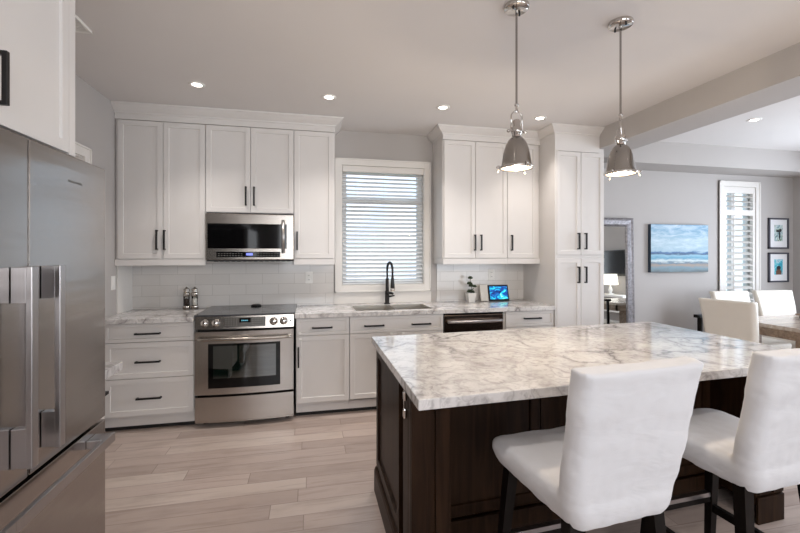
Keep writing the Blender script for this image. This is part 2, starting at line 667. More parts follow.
def vhandle(parent, x, z0, z1, y, T=None, r=0.007, out=0.034):
    m = MB(T)
    m.box(x - r, x + r, y - out, y - out + 2 * r, z0, z1, 0.0015)
    for z in (z0 + 0.006, z1 - 0.006):
        m.box(x - r * 0.9, x + r * 0.9, y - out + r, y, z - 0.006, z + 0.006)
    return m.build('handle', M['black'], parent, 'black bar handle')


def hhandle(parent, x0, x1, z, y, T=None, r=0.007, out=0.034):
    m = MB(T)
    m.box(x0, x1, y - out, y - out + 2 * r, z - r, z + r, 0.0015)
    for x in (x0 + 0.006, x1 - 0.006):
        m.box(x - 0.006, x + 0.006, y - out + r, y, z - r * 0.9, z + r * 0.9)
    return m.build('handle', M['black'], parent, 'black bar handle')


def door(parent, x0, x1, z0, z1, y, handle=None, T=None, name='door', w=0.058, mat='cab'):
    d = MB(T).panel(x0, x1, z0, z1, y, w=w).build(name, M[mat], parent)
    if handle:
        if handle[0] == 'v':
            vhandle(d, handle[1], handle[2], handle[3], y, T)
        else:
            for h in handle[1:]:
                hhandle(d, h[0], h[1], h[2], y, T)
    return d


def sweep(mb, path, prof, flip=1):
    """sweep a profile [(out, z)] along a plan polyline with mitred corners; out is to the right of travel"""
    n = len(path)
    P = [Vector((p[0], p[1])) for p in path]
    rings = []
    for i, p in enumerate(P):
        ds = []
        if i > 0: ds.append((P[i] - P[i - 1]).normalized())
        if i < n - 1: ds.append((P[i + 1] - P[i]).normalized())
        ns = [Vector((d.y, -d.x)) * flip for d in ds]
        if len(ns) == 2:
            b = (ns[0] + ns[1])
            b = b / max(1e-6, b.dot(ns[0]))
        else:
            b = ns[0]
        rings.append([(p.x + b.x * o, p.y + b.y * o, z) for o, z in prof])
    mb.loft(rings, True, False)
    return mb


# ---------------------------------------------------------------- room shell
XL, XR, YB, YR = -1.61, 6.33, 4.235, -3.2

struct('floor', MB().box(XL - 0.1, XR + 0.1, YR - 0.1, YB + 0.1, -0.06, 0), M['floor'])
# kitchen ceiling and the dining tray ceiling beyond the beam
struct('ceiling', MB().box(XL - 0.1, XR + 0.1, YR - 0.1, YB + 0.1, CEIL, CEIL + 0.08), M['ceil'])


def wall_with_holes(name, T, length, height, holes, mat, th=0.12):
    """local x along the wall, z up, wall thickness behind y = 0"""
    m = MB(T)
    xs = sorted(set([0, length] + [h[0] for h in holes] + [h[1] for h in holes]))
    for a, b in zip(xs, xs[1:]):
        hs = [h for h in holes if h[0] <= a + 1e-6 and h[1] >= b - 1e-6]
        z = 0
        for h in sorted(hs, key=lambda q: q[2]):
            if h[2] > z:
                m.box(a, b, 0, th, z, h[2])
            z = h[3]
        if z < height:
            m.box(a, b, 0, th, z, height)
    return struct(name, m, mat)


TB = frame((XL, YB, 0), (1, 0, 0), (0, -1, 0))
K0, K1, KZ0, KZ1 = 0.318 - XL, 1.192 - XL, 1.092, 2.33
D0, D1, DZ0, DZ1 = 5.156 - XL, 5.678 - XL, 0.615, 2.285
wall_with_holes('wall_back', TB, XR - XL, CEIL, [(K0, K1, KZ0, KZ1), (D0, D1, DZ0, DZ1)], M['wall'])
TL = frame((XL, YR, 0), (0, 1, 0), (1, 0, 0))
wall_with_holes('wall_left', TL, YB - YR, CEIL, [(2.66 - YR, 3.39 - YR, 0, 2.12)], M['wall'])
TR = frame((XR, YB, 0), (0, -1, 0), (-1, 0, 0))
wall_with_holes('wall_right', TR, YB - YR, CEIL, [(YB - 3.15, YB - 1.45, 0.35, 2.35)], M['wall'])
TRe = frame((XR, YR, 0), (-1, 0, 0), (0, 1, 0))
wall_with_holes('wall_rear', TRe, XR - XL, CEIL, [(XR - 1.85, XR + 0.75, 1.05, 2.45), (XR - 5.5, XR - 3.1, 0.3, 2.3)], M['wall'])

# beam between kitchen and dining room, dining room bulkhead
struct('trim_1', MB().box(2.865, 3.22, YR, YB, 2.485, CEIL), M['wall'], 'painted ceiling beam between kitchen and dining room')
struct('trim_2', MB().box(3.22, XR, 3.88, YB, 2.435, CEIL), M['wall'], 'lowered bulkhead along the dining room wall')
struct('trim_3', MB().box(6.05, XR, YR, 3.88, 2.435, CEIL), M['wall'], 'lowered bulkhead along the right wall')

# ground and neighbouring wall outside
struct('trim_4', MB().box(-9, 14, -16, 16, -0.4, -0.3), M['greenery'], 'lawn outside the windows')


def sash_window(name, T, x0, x1, z0, z1, depth=0.07, sash=0.045, transom=None, mull=0):
    w = sthing(name)
    m = MB(T)
    m.box(x0, x0 + sash, depth - 0.03, depth + 0.03, z0, z1).box(x1 - sash, x1, depth - 0.03, depth + 0.03, z0, z1)
    m.box(x0 + sash, x1 - sash, depth - 0.03, depth + 0.03, z0, z0 + sash).box(x0 + sash, x1 - sash, depth - 0.03, depth + 0.03, z1 - sash, z1)
    if transom:
        m.box(x0 + sash, x1 - sash, depth - 0.03, depth + 0.03, transom[0], transom[1])
    for k in range(mull):
        xm = x0 + (x1 - x0) * (k + 1) / (mull + 1)
        m.box(xm - 0.03, xm + 0.03, depth - 0.028, depth + 0.028, z0 + sash, z1 - sash)
    m.build('window_frame', M['vinyl'], w)
    MB(T).box(x0 + sash, x1 - sash, depth - 0.003, depth + 0.003, z0 + sash, z1 - sash).build('pane', M['glass'], w)
    return w


def casing(parent, T, x0, x1, z0, z1, w=0.075, th=0.02, name='window_casing', bottom=True):
    m = MB(T)
    m.box(x0 - w, x0, -th, 0, z0 - (w if bottom else 0), z1 + w, 0.003)
    m.box(x1, x1 + w, -th, 0, z0 - (w if bottom else 0), z1 + w, 0.003)
    m.box(x0 - 0.001, x1 + 0.001, -th, 0, z1, z1 + w, 0.003)
    if bottom:
        m.box(x0 - 0.001, x1 + 0.001, -th, 0, z0 - w, z0, 0.003)
    # raised outer bead
    m.box(x0 - w, x0 - w + 0.014, -th - 0.008, 0, z0 - (w if bottom else 0), z1 + w, 0.002)
    m.box(x1 + w - 0.014, x1 + w, -th - 0.008, 0, z0 - (w if bottom else 0), z1 + w, 0.002)
    m.box(x0 - w, x1 + w, -th - 0.008, 0, z1 + w - 0.014, z1 + w, 0.002)
    if bottom:
        m.box(x0 - w, x1 + w, -th - 0.008, 0, z0 - w, z0 - w + 0.014, 0.002)
    # jamb liner
    m.box(x0, x0 + 0.006, 0, 0.06, z0, z1).box(x1 - 0.006, x1, 0, 0.06, z0, z1).box(x0 + 0.006, x1 - 0.006, 0, 0.06, z1 - 0.006, z1)
    if bottom:
        m.box(x0 + 0.006, x1 - 0.006, 0, 0.06, z0, z0 + 0.006)
    return m.build(name, M['trim'], parent)


w1 = sash_window('window_1', TB, K0, K1, KZ0, KZ1, depth=0.095, sash=0.055, transom=(1.95, 2.02))
casing(w1, TB, K0, K1, KZ0, KZ1, w=0.07)
MB(TB).box(K0 - 0.08, K1 + 0.08, -0.004, 0, 0.905, KZ0 - 0.07).build('window_apron', M['trim'], w1)
w2 = sash_window('window_2', TB, D0, D1, DZ0, DZ1, depth=0.1, sash=0.03, transom=(1.93, 1.97), mull=1)
casing(w2, TB, D0, D1, DZ0, DZ1, w=0.068)
sash_window('window_3', TR, YB - 3.15, YB - 1.45, 0.35, 2.35, mull=1)
sash_window('window_4', TRe, XR - 1.85, XR + 0.75, 1.05, 2.45, mull=2)
sash_window('window_5', TRe, XR - 5.5, XR - 3.1, 0.3, 2.3, mull=1)

# door in the left wall behind the fridge
d1 = sthing('door_1')
MB(TL).box(2.67 - YR, 3.38 - YR, 0.03, 0.07, 0.01, 2.11).build('door_slab', M['trim'], d1)
mm = MB(TL)
for z0, z1 in ((0.2, 0.95), (1.1, 1.98)):
    mm.panel(2.79 - YR, 3.26 - YR, z0, z1, 0.012, th=0.018, w=0.02)
mm.build('door_panel', M['trim'], d1)
casing(d1, TL, 2.66 - YR, 3.39 - YR, 0, 2.12, w=0.075, name='door_casing', bottom=False)

# baseboards
bbp = [(0, 0), (0.014, 0), (0.014, 0.10), (0.008, 0.125), (0, 0.13)]
for nm, path in (('baseboard_left', [(XL, -3.2), (XL, 1.0)]), ('baseboard_right', [(XR, YB), (XR, YR)]), ('baseboard_back', [(2.93, YB), (XR, YB)])):
    struct(nm, sweep(MB(), path, bbp), M['trim'])

# tiled backsplash
tl = MB().box(XL, 0.236, YB - 0.009, YB, 0.903, 1.42)
struct('trim_5', tl, M['tile'], 'white glossy tile backsplash left of the window')
struct('trim_6', MB().box(1.335, 2.359, YB - 0.009, YB, 0.903, 1.40), M['tile'], 'white glossy tile backsplash right of the window')
tl = MB().box(XL, XL + 0.008, 3.93, YB - 0.009, 0.903, 1.36)
struct('trim_7', tl, M['trim'], 'pale return of the backsplash in the left corner')

# ---------------------------------------------------------------- recessed lights, vent, outlets
G = 'recessed ceiling lights'


def downlight(x, y, z, label, power=20):
    t = thing('recessed_light', label, 'ceiling light', (x, y, z), G)
    MB().lathe([(0.058, 0), (0.058, -0.003), (0.050, -0.006), (0.036, -0.005), (0.034, 0.0)], x, y, z, 32).build('trim_ring', M['white'], t)
    MB().lathe([(0.034, -0.001), (0.02, 0.0), (0.0, 0.0)], x, y, z - 0.002, 24).build('lens', M['glowrec'], t)
    l = bpy.data.lights.new('downlight', 'SPOT')
    l.energy = power
    l.spot_size = 1.85
    l.spot_blend = 1.0
    l.shadow_soft_size = 0.05
    l.color = (1.0, 0.94, 0.88)
    o = bpy.data.objects.new('downlight', l)
    COL.objects.link(o)
    o.location = (0, 0, -0.02)
    o.parent = t
    return t


for x, y, z, lab, pw in ((-0.826, 3.318, CEIL, 'small white recessed ceiling light above the left cabinets, nearest the fridge', 34),
                         (0.150, 3.353, CEIL, 'small white recessed ceiling light above the gap between cabinets and sink window', 34),
                         (1.123, 3.377, CEIL, 'small white recessed ceiling light in front of the sink window, over the double cabinet edge', 34),
                         (2.094, 3.449, CEIL, 'small white recessed ceiling light just left of the tall pantry crown, behind the left pendant', 30),
                         (4.10, 3.06, CEIL, 'small white recessed ceiling light in the dining room ceiling right of the beam', 12)):
    downlight(x, y, z, lab, pw)
# more of the same fixtures behind the camera light the room (none of them in the picture)
for x, y in ((-0.4, -0.6), (1.3, -0.6), (0.1, 1.0), (2.2, 0.6), (4.6, 0.6), (4.6, -1.6), (1.3, -2.2)):
    downlight(x, y, CEIL, 'small white recessed ceiling light behind the camera', 34)

v = thing('ceiling_vent', 'white louvred air vent in the ceiling beside the fridge cabinet', 'vent', (-1.36, 2.57, CEIL))
MB().box(-1.50, -1.22, 2.48, 2.65, CEIL - 0.006, CEIL, 0.002).build('backing', M['white'], v)
mm = MB()
mm.box(-1.51, -1.21, 2.47, 2.484, CEIL - 0.014, CEIL, 0.003).box(-1.51, -1.21, 2.646, 2.66, CEIL - 0.014, CEIL, 0.003)
mm.box(-1.51, -1.496, 2.47, 2.66, CEIL - 0.014, CEIL, 0.003).box(-1.224, -1.21, 2.47, 2.66, CEIL - 0.014, CEIL, 0.003)
for k in range(9):
    yy = 2.495 + k * 0.018
    mm.box(-1.495, -1.225, yy, yy + 0.009, CEIL - 0.012, CEIL - 0.004)
mm.build('louvre', M['white'], v)


def outlet(x, z, label, toggle=False, T=TB, off=-0.009, w=0.036, h=0.058):
    p = T @ Vector((x, off, z))
    t = thing('light_switch' if toggle else 'wall_outlet', label, 'switch' if toggle else 'outlet', p)
    MB(T).box(x - w, x + w, off - 0.005, off, z - h, z + h, 0.002).build('cover_plate', M['white'], t)
    m = MB(T)
    if toggle:
        m.box(x - 0.014, x + 0.014, off - 0.009, off - 0.004, z - 0.03, z + 0.03, 0.002)
        m.build('rocker', M['white'], t)
    else:
        for dz in (-0.022, 0.022):
            sk = MB(T).box(x - 0.015, x + 0.015, off - 0.007, off - 0.004, z + dz - 0.014, z + dz + 0.014, 0.003).build('socket', M['white'], t)
            for dx in (-0.006, 0.006):
                MB(T).box(x + dx - 0.0015, x + dx + 0.0015, off - 0.0075, off - 0.0065, z + dz - 0.005, z + dz + 0.006).build('slot', M['gap'], sk)
    return t


outlet(-0.01 - XL, 1.18, 'white wall outlet on the tile between the stove and the sink window')
outlet(1.967 - XL, 1.19, 'white wall outlet on the tile above the tablet')
outlet(3.86 - YR, 1.175, 'white light switch on the left wall beside the fridge', True, TL, 0)

# ---------------------------------------------------------------- wall cabinets
UF = 3.885     # door face plane
WG = 'white shaker wall cabinets'


def wall_cab(x0, x1, z0, doors, label, val=None, top=2.555):
    """doors: list of (x0, x1, handle x, handle z0, handle z1)"""
    t = thing('wall_cabinet', label, 'cabinet', ((x0 + x1) / 2, 4.06, z0))
    m = MB().box(x0, x1, UF + 0.021, YB - 0.001, z0, 2.64)
    m.build('body', M['cab'], t)
    for a, b, hx, h0, h1 in doors:
        door(t, a, b, z0 + 0.004, top, UF, ('v', hx, h0, h1))
    if val:
        m = MB().box(x0, x1, UF + 0.002, UF + 0.02, val, z0 - 0.001, 0.002)
        for x in (x0, x1 - 0.016):
            if (x == x0 and abs(x0 - 1.293) < 0.01) or (x != x0 and abs(x1 - 0.228) < 0.01):
                m.box(x, x + 0.016, UF + 0.02, YB - 0.012, val, z0 - 0.001)
        m.build('light_valance', M['cab'], t)
    return t


wall_cab(-1.608, -0.8995, 1.372, [(-1.587, -1.2395, -1.281, 1.452, 1.623), (-1.2355, -0.902, -1.197 - 0.025, 1.452, 1.623)],
         'tall white two-door wall cabinet at the far left, next to the microwave', 1.318)
wall_cab(-0.8985, -0.1455, 1.785, [(-0.896, -0.524, -0.560, 1.85, 2.02), (-0.520, -0.148, -0.490, 1.85, 2.02)],
         'short white two-door wall cabinet directly above the microwave')
wall_cab(-0.1445, 0.228, 1.372, [(-0.141, 0.213, -0.115, 1.452, 1.623)],
         'narrow white one-door wall cabinet between microwave and sink window', 1.318)
wall_cab(1.293, 1.9865, 1.372, [(1.305, 1.6355, 1.626, 1.452, 1.613), (1.6395, 1.9845, 1.692, 1.452, 1.613)],
         'white two-door wall cabinet immediately right of the sink window', 1.315)
wall_cab(1.9875, 2.358, 1.372, [(1.990, 2.322, 2.031, 1.452, 1.613)],
         'white one-door wall cabinet against the tall pantry, above the tablet', 1.315)

crown = [(-0.02, 2.56), (0.002, 2.56), (0.002, 2.608), (0.010, 2.612), (0.012, 2.622), (0.030, 2.634), (0.052, 2.652), (0.066, 2.668), (0.074, 2.671),
         (0.076, 2.684), (-0.02, 2.684)]
struct('trim_8', sweep(MB(), [(XL + 0.002, UF + 0.002), (0.228, UF + 0.002), (0.228, YB - 0.001)], crown), M['cab'], 'white crown moulding over the left wall cabinets')
PX0, PX1, PF = 2.360, 2.925, 3.612
struct('trim_9', sweep(MB(), [(1.293, YB - 0.001), (1.293, UF + 0.002), (PX0, UF + 0.002), (PX0, PF + 0.008), (2.866, PF + 0.008)], crown), M['cab'],
       'white crown moulding over the right wall cabinets and pantry')

# microwave
mw = thing('microwave', 'stainless steel over-the-range microwave with black glass door', 'microwave', (-0.51, 4.04, 1.36))
mx0, mx1, my = -0.887, -0.147, 3.84
MB().box(mx0 + 0.004, mx1 - 0.002, my + 0.03, YB - 0.012, 1.3525, 1.782).box(mx0 + 0.01, mx1 - 0.002, my + 0.004, my + 0.0299, 1.353, 1.3655).build('body', M['cavity'], mw)
mdr = MB().box(mx0, mx1, my, my + 0.035, 1.366, 1.772, 0.005).build('door', M['steel'], mw)
MB().box(-0.872, -0.205, my - 0.003, my + 0.003, 1.465, 1.685, 0.002).build('window', M['blackglass'], mdr)
m = MB().tube([(-0.235, my - 0.045, 1.425), (-0.235, my - 0.045, 1.72)], 0.014, 14)
m.box(-0.243, -0.227, my - 0.045, my, 1.435, 1.45).box(-0.243, -0.227, my - 0.045, my, 1.695, 1.71)
m.build('handle', M['fhandle'], mdr, 'round vertical steel handle')
cp = MB().box(-0.80, -0.262, my - 0.003, my + 0.003, 1.388, 1.437, 0.001).build('control_panel', M['blackglass'], mw)
for ks in (range(9), range(14, 22)):
    m = MB()
    for k in ks:
        x = -0.785 + k * 0.0235
        for z in (1.402, 1.420):
            m.box(x, x + 0.012, my - 0.0042, my - 0.003, z - 0.002, z + 0.002)
    m.build('button_row', M['button'], cp)
MB().box(-0.552, -0.497, my - 0.0042, my - 0.003, 1.405, 1.425).build('clock_display', M['digits'], cp)
m = MB()
for k in range(14):
    x = -0.83 + k * 0.048
    m.box(x, x + 0.03, my + 0.05, my + 0.09, 1.349, 1.3525)
m.build('underside_vent', M['black'], mw)

# ---------------------------------------------------------------- base cabinets
BF = 3.63


def base_body(t, x0, x1, top=0.866, hollow=False):
    if hollow:
        m = MB().box(x0, x0 + 0.018, BF + 0.021, YB - 0.012, 0.115, top).box(x1 - 0.018, x1, BF + 0.021, YB - 0.012, 0.115, top)
        m.box(x0, x1, BF + 0.021, YB - 0.012, 0.115, 0.135).box(x0, x1, YB - 0.03, YB - 0.012, 0.115, 0.60)
        m.box(x0, x1, BF + 0.021, BF + 0.04, 0.115, top)
    else:
        m = MB().box(x0, x1, BF + 0.021, YB - 0.012, 0.115, top)
    m.build('body', M['cab'], t)
    MB().box(x0, x1, 3.69, 3.705, 0.030, 0.116).build('toe_kick', M['cab'], t)
    MB().box(x0, x1, 3.698, 3.72, 0.0, 0.031).build('painted_toe_shadow', M['gap'], t)  # black strip standing in for the contact shadow along the floor


bc = thing('base_cabinet', 'white three-drawer base cabinet at the far left, beside the stove', 'cabinet', (-1.25, 3.9, 0))
base_body(bc, -1.608, -0.924)
for z0, z1, hz, h0, h1, w in ((0.715, 0.861, 0.783, -1.355, -1.171, 0.035), (0.426, 0.711, 0.559, -1.351, -1.171, 0.055), (0.130, 0.422, 0.269, -1.344, -1.163, 0.055)):
    door(bc, -1.575, -0.928, z0, z1, BF, ('h', (h0, h1, hz)), name='drawer', w=w)
MB().box(-1.607, -1.577, BF + 0.004, BF + 0.022, 0.130, 0.861).build('filler_strip', M['cab'], bc)


def latch(parent, x, z, y=BF):
    MB().box(x - 0.012, x + 0.012, y - 0.010, y, z - 0.010, z + 0.010, 0.003).build('child_lock', M['white'], parent, 'small white child lock')


bc = thing('base_cabinet', 'white base cabinet with one drawer and one door, between stove and sink', 'cabinet', (0.11, 3.9, 0))
base_body(bc, -0.118, 0.341)
dr = door(bc, -0.114, 0.339, 0.712, 0.861, BF, ('h', (0.017, 0.192, 0.778)), name='drawer', w=0.035)
latch(dr, -0.085, 0.735)
dr = door(bc, -0.114, 0.339, 0.130, 0.708, BF, ('v', -0.097, 0.444, 0.617))
latch(dr, -0.083, 0.685)

bc = thing('base_cabinet', 'wide white sink base cabinet with two black handles on its long front', 'cabinet', (0.775, 3.9, 0))
base_body(bc, 0.342, 1.211, hollow=True)
door(bc, 0.344, 1.209, 0.712, 0.861, BF, ('h', (0.470, 0.650, 0.778), (0.905, 1.085, 0.778)), name='false_front', w=0.035)
for a, b, hx in ((0.344, 0.775, 0.735), (0.778, 1.209, 0.818)):
    dd = door(bc, a, b, 0.130, 0.708, BF, ('v', hx, 0.444, 0.617))
    latch(dd, 0.716 if hx < 0.78 else 0.826, 0.700)

dw = thing('dishwasher', 'stainless steel dishwasher with a curved bar handle under the counter', 'dishwasher', (1.52, 3.9, 0))
MB().box(1.216, 1.818, BF + 0.03, YB - 0.02, 0.10, 0.862).build('body', M['cavity'], dw)
dwd = MB().box(1.222, 1.812, BF - 0.004, BF + 0.03, 0.115, 0.845, 0.006).build('door', m_steel('steel_with_painted_reflection', srgb(128, 112, 102), 0.2, (2, 2, 260)), dw)  # brown tint in the steel colour imitates the island's reflection
MB().box(1.222, 1.812, BF + 0.006, BF + 0.03, 0.848, 0.864).build('control_strip', M['blackglass'], dw)
pts = []
for k in range(13):
    u = k / 12
    pts.append((1.245 + 0.54 * u, BF - 0.032 - 0.028 * math.sin(PI * u), 0.787))
m = MB().tube(pts, 0.0145, 12)
for x in (1.26, 1.77):
    m.box(x - 0.01, x + 0.01, BF - 0.034, BF - 0.002, 0.779, 0.795)
m.build('handle', M['fhandle'], dwd, 'pale curved bar handle')
MB().box(1.218, 1.816, 3.69, 3.705, 0.0, 0.1).build('toe_kick', M['cavity'], dw)

bc = thing('base_cabinet', 'white base cabinet with drawer and doors beside the dishwasher and tall pantry', 'cabinet', (2.08, 3.9, 0))
base_body(bc, 1.822, 2.358)
door(bc, 1.840, 2.354, 0.712, 0.861, BF, ('h', (2.028, 2.208, 0.792)), name='drawer', w=0.035)
door(bc, 1.840, 2.095, 0.130, 0.708, BF, ('v', 2.055, 0.5, 0.66))
door(bc, 2.099, 2.354, 0.130, 0.708, BF, ('v', 2.123, 0.5, 0.66))

# pantry
pc = thing('pantry_cabinet', 'tall white four-door pantry cabinet at the right end of the kitchen', 'cabinet', (2.63, 3.92, 0))
MB().box(PX0, PX1, PF + 0.021, YB - 0.001, 0.10, 2.64).box(PX0, PX0 + 0.03, PF + 0.004, PF + 0.0209, 0.10, 2.439).build('body', M['cab'], pc)
MB().box(PX0, PX1, PF + 0.07, PF + 0.09, 0, 0.10).build('toe_kick', M['cab'], pc)
MB().box(PX0, 2.864, PF + 0.004, PF + 0.0209, 2.44, 2.60).build('frieze', M['cab'], pc)
for a, b, hx in ((2.378, 2.6465, 2.612), (2.6505, 2.912, 2.692)):
    door(pc, a, b, 1.409, 2.435, PF, ('v', hx, 1.463, 1.627))
    door(pc, a, b, 0.115, 1.372, PF, ('v', hx, 1.128, 1.292))

# fridge surround cabinet
TF = frame((0, 0, 0), (0, 1, 0), (1, 0, 0))     # local x = world y, local -y = +x
FF = 0.908                                       # local y of face for the cabinet over the fridge
fc = thing('wall_cabinet', 'deep white cabinet above the steel refrigerator, seen from close by', 'cabinet', (-1.25, 1.4, 1.80))
MB(TF).box(0.93, 1.862, FF + 0.0215, -XL - 0.001, 1.802, CEIL - 0.08).build('body', M['cab'], fc)
TFx = frame((0, 0, 0), (0, 1, 0), (1, 0, 0))


def ydoor(parent, y0, y1, z0, z1, face, handle=None, w=0.06, name='door'):
    # local frame: x = world y, y = -world x
    T = TF
    return door(parent, y0, y1, z0, z1, face, handle, T, name, w)


# door faces at world x = -FF, so local y = FF
ydoor(fc, 1.398, 1.818, 1.806, 2.60, FF, ('v', 1.436, 1.858, 2.018))
ydoor(fc, 0.932, 1.394, 1.806, 2.60, FF, ('v', 1.352, 1.858, 2.018))
MB(TF).box(1.8195, 1.862, FF + 0.001, FF + 0.021, 1.802, 2.60).build('filler_strip', M['cab'], fc)
struct('trim_10', sweep(MB(), [(-FF - 0.002, 0.93), (-FF - 0.002, 1.862), (XL, 1.862)], crown, 1), M['cab'], 'white crown moulding over the fridge cabinet')

# refrigerator (front faces +x)
fr = thing('refrigerator', 'large stainless steel french-door refrigerator with flat bar handles', 'refrigerator', (-1.2, 1.39, 0))
MB().box(-1.59, -0.86, 0.95, 1.872, 0.02, 1.75).build('body', M['cavity'], fr, 'dark refrigerator case')
MB().box(-1.50, -0.88, 0.97, 1.83, 0.0, 0.021).build('foot_plinth', M['gap'], fr)
for y0, y1, h0, h1 in ((1.417, 1.878, 1.466, 1.494), (0.945, 1.411, 1.334, 1.362)):
    dd = MB().box(-0.862, -0.81, y0, y1, 0.762, 1.759, 0.004).build('door', M['fridge'], fr)
    m = MB().box(-0.772, -0.756, h0, h1, 0.818, 1.382, 0.002)
    m.box(-0.772, -0.808, h0 + 0.002, h1 - 0.002, 0.820, 0.93, 0.001).box(-0.772, -0.808, h0 + 0.002, h1 - 0.002, 1.28, 1.380, 0.001)
    m.build('handle', M['fhandle'], dd, 'flat vertical steel bar handle')
dd = MB().box(-0.862, -0.81, 0.945, 1.878, 0.10, 0.750, 0.004).build('freezer_drawer', M['fridge'], fr)
m = MB()
m.box(-0.757, -0.742, 1.0, 1.80, 0.690, 0.724, 0.002)
m.box(-0.757, -0.809, 0.992, 1.06, 0.692, 0.722, 0.001).box(-0.757, -0.809, 1.73, 1.798, 0.692, 0.722, 0.001)
m.build('handle', M['fhandle'], dd, 'flat horizontal steel bar handle')
MB().box(-0.875, -0.85, 0.945, 1.848, 0.02, 0.1).build('kick_grille', M['black'], fr)
# maker's lettering on the right door
fcu = bpy.data.curves.new('logo_lettering', 'FONT')
fcu.body = 'FISHER & PAYKEL'
fcu.size = 0.012
fcu.extrude = 0.0003
fcu.align_x = 'CENTER'
ft = bpy.data.objects.new('lettering_source', fcu)
COL.objects.link(ft)
fme = bpy.data.meshes.new_from_object(ft.evaluated_get(bpy.context.evaluated_depsgraph_get()))
bpy.data.objects.remove(ft)
fme.materials.clear()
fo = bpy.data.objects.new('logo_lettering', fme)
COL.objects.link(fo)
fo.data.materials.append(M['button'])
fo.rotation_euler = (PI / 2, 0, PI / 2)
fo.parent = fr
fo.location = Vector((-0.8095, 1.66, 1.665)) - Vector(fr.location)

# small base cabinet and counter between fridge and doorway
sc_ = thing('base_cabinet', 'narrow white drawer cabinet tucked beside the refrigerator', 'cabinet', (-1.25, 2.02, 0))
MB(TF).box(1.88, 2.150, 0.951, -XL - 0.001, 0.10, 0.864).build('body', M['cab'], sc_)
MB(TF).box(1.88, 2.150, 1.0, 1.015, 0.0, 0.10).build('toe_kick', M['cab'], sc_)
ydoor(sc_, 1.883, 2.147, 0.712, 0.861, 0.93, ('h', (1.96, 2.11, 0.786)), 0.04, 'drawer')
ydoor(sc_, 1.883, 2.147, 0.130, 0.708, 0.93, ('v', 1.92, 0.46, 0.62), 0.05)
o = MB().box(XL + 0.002, -0.874, 1.882, 2.195, 0.866, 0.905, 0.003).build('countertop', M['stone'])
tag(o, 'small slab of veined stone counter beside the refrigerator', 'countertop')

# ---------------------------------------------------------------- counters along the back wall
CF, CBk, CZ0, CZ1 = 3.60, YB - 0.010, 0.866, 0.905
o = MB().box(XL + 0.002, -0.924, CF, CBk, CZ0, CZ1, 0.003).build('countertop', M['stone'])
tag(o, 'pale veined stone countertop left of the stove, under the salt mills', 'countertop')
SX0, SX1, SY0, SY1 = 0.40, 1.13, 3.69, 4.07
ct = MB()
ct.box(-0.127, SX0, CF, CBk, CZ0, CZ1, 0.003).box(SX1, 2.358, CF, CBk, CZ0, CZ1, 0.003)
ct.box(SX0 - 0.003, SX1 + 0.003, CF, SY0, CZ0, CZ1, 0.003).box(SX0 - 0.003, SX1 + 0.003, SY1, CBk, CZ0, CZ1, 0.003)
o = ct.build('countertop', M['stone'])
tag(o, 'long pale veined stone countertop with the sink, right of the stove', 'countertop')

sk = thing('kitchen_sink', 'stainless steel double-bowl sink set into the counter under the window', 'sink', (0.765, 3.88, 0.70))
m = MB()
for a, b in ((SX0 + 0.001, 0.755), (0.775, SX1 - 0.001)):
    y0, y1, zb = SY0 + 0.001, SY1 - 0.001, 0.70
    m.box(a, a + 0.004, y0, y1, zb, 0.9035).box(b - 0.004, b, y0, y1, zb, 0.9035)
    m.box(a + 0.004, b - 0.004, y0, y0 + 0.004, zb, 0.9035).box(a + 0.004, b - 0.004, y1 - 0.004, y1, zb, 0.9035)
    m.box(a, b, y0, y1, zb - 0.004, zb)
    m.lathe([(0.035, 0.002), (0.028, 0.003), (0.0, 0.001)], (a + b) / 2, 3.9, zb, 20)
m.box(0.755, 0.775, SY0 + 0.001, SY1 - 0.001, 0.86, 0.885)
m.build('bowls', M['chrome2'], sk)

# faucet
fx, fy, fz = 0.776, 4.145, 0.905
fa = thing('kitchen_faucet', 'tall black pull-down faucet standing behind the sink', 'faucet', (fx, fy, fz))
MB().lathe([(0.0, 0), (0.031, 0), (0.031, 0.006), (0.023, 0.012), (0.022, 0.13), (0.018, 0.135), (0.017, 0.26), (0.012, 0.265), (0.0, 0.265)], fx, fy, fz, 24).build('body', M['black'], fa)
pts = [(fx, fy, fz + 0.25), (fx, fy, fz + 0.32)]
R = 0.085
for k in range(13):
    a = PI * k / 12
    pts.append((fx + 0.13 * R * (1 - math.cos(a)), fy - R + R * math.cos(a), fz + 0.345 + R * 0.95 * math.sin(a)))
sxp = fx + 0.26 * R
pts.append((sxp, fy - 2 * R, fz + 0.27))
arch = MB().tube(pts, 0.0095, 12)
arch = arch.build('spring_neck', M['black'], fa)
rings = MB()
for i in range(2, len(pts) - 1):
    a, b = Vector(pts[i]), Vector(pts[i + 1])
    for q in (0.25, 0.75):
        c = a.lerp(b, q)
        d = (b - a).normalized() * 0.002
        rings.tube([c - d, c + d], 0.0125, 12)
rings.build('spring_coil', M['black'], arch)
MB().lathe([(0.0, -0.135), (0.021, -0.135), (0.023, -0.12), (0.020, -0.06), (0.015, -0.01), (0.014, 0.0), (0.0, 0.0)], sxp, fy - 2 * R, fz + 0.28, 20).build('spray_head', M['black'], fa)
MB().lathe([(0.0, 0), (0.0235, 0), (0.0235, 0.03), (0.0, 0.03)], sxp, fy - 2 * R, fz + 0.145, 20).build('spray_band', M['chrome'], fa, 'bright metal band')
m = MB().tube([(fx, fy, fz + 0.12), (sxp, fy - 2 * R, fz + 0.12)], 0.012, 10)
m.tube([(fx, fy, fz + 0.07), (fx + 0.075, fy - 0.01, fz + 0.085)], [0.011, 0.007], 10)
m.build('docking_arm', M['black'], fa)

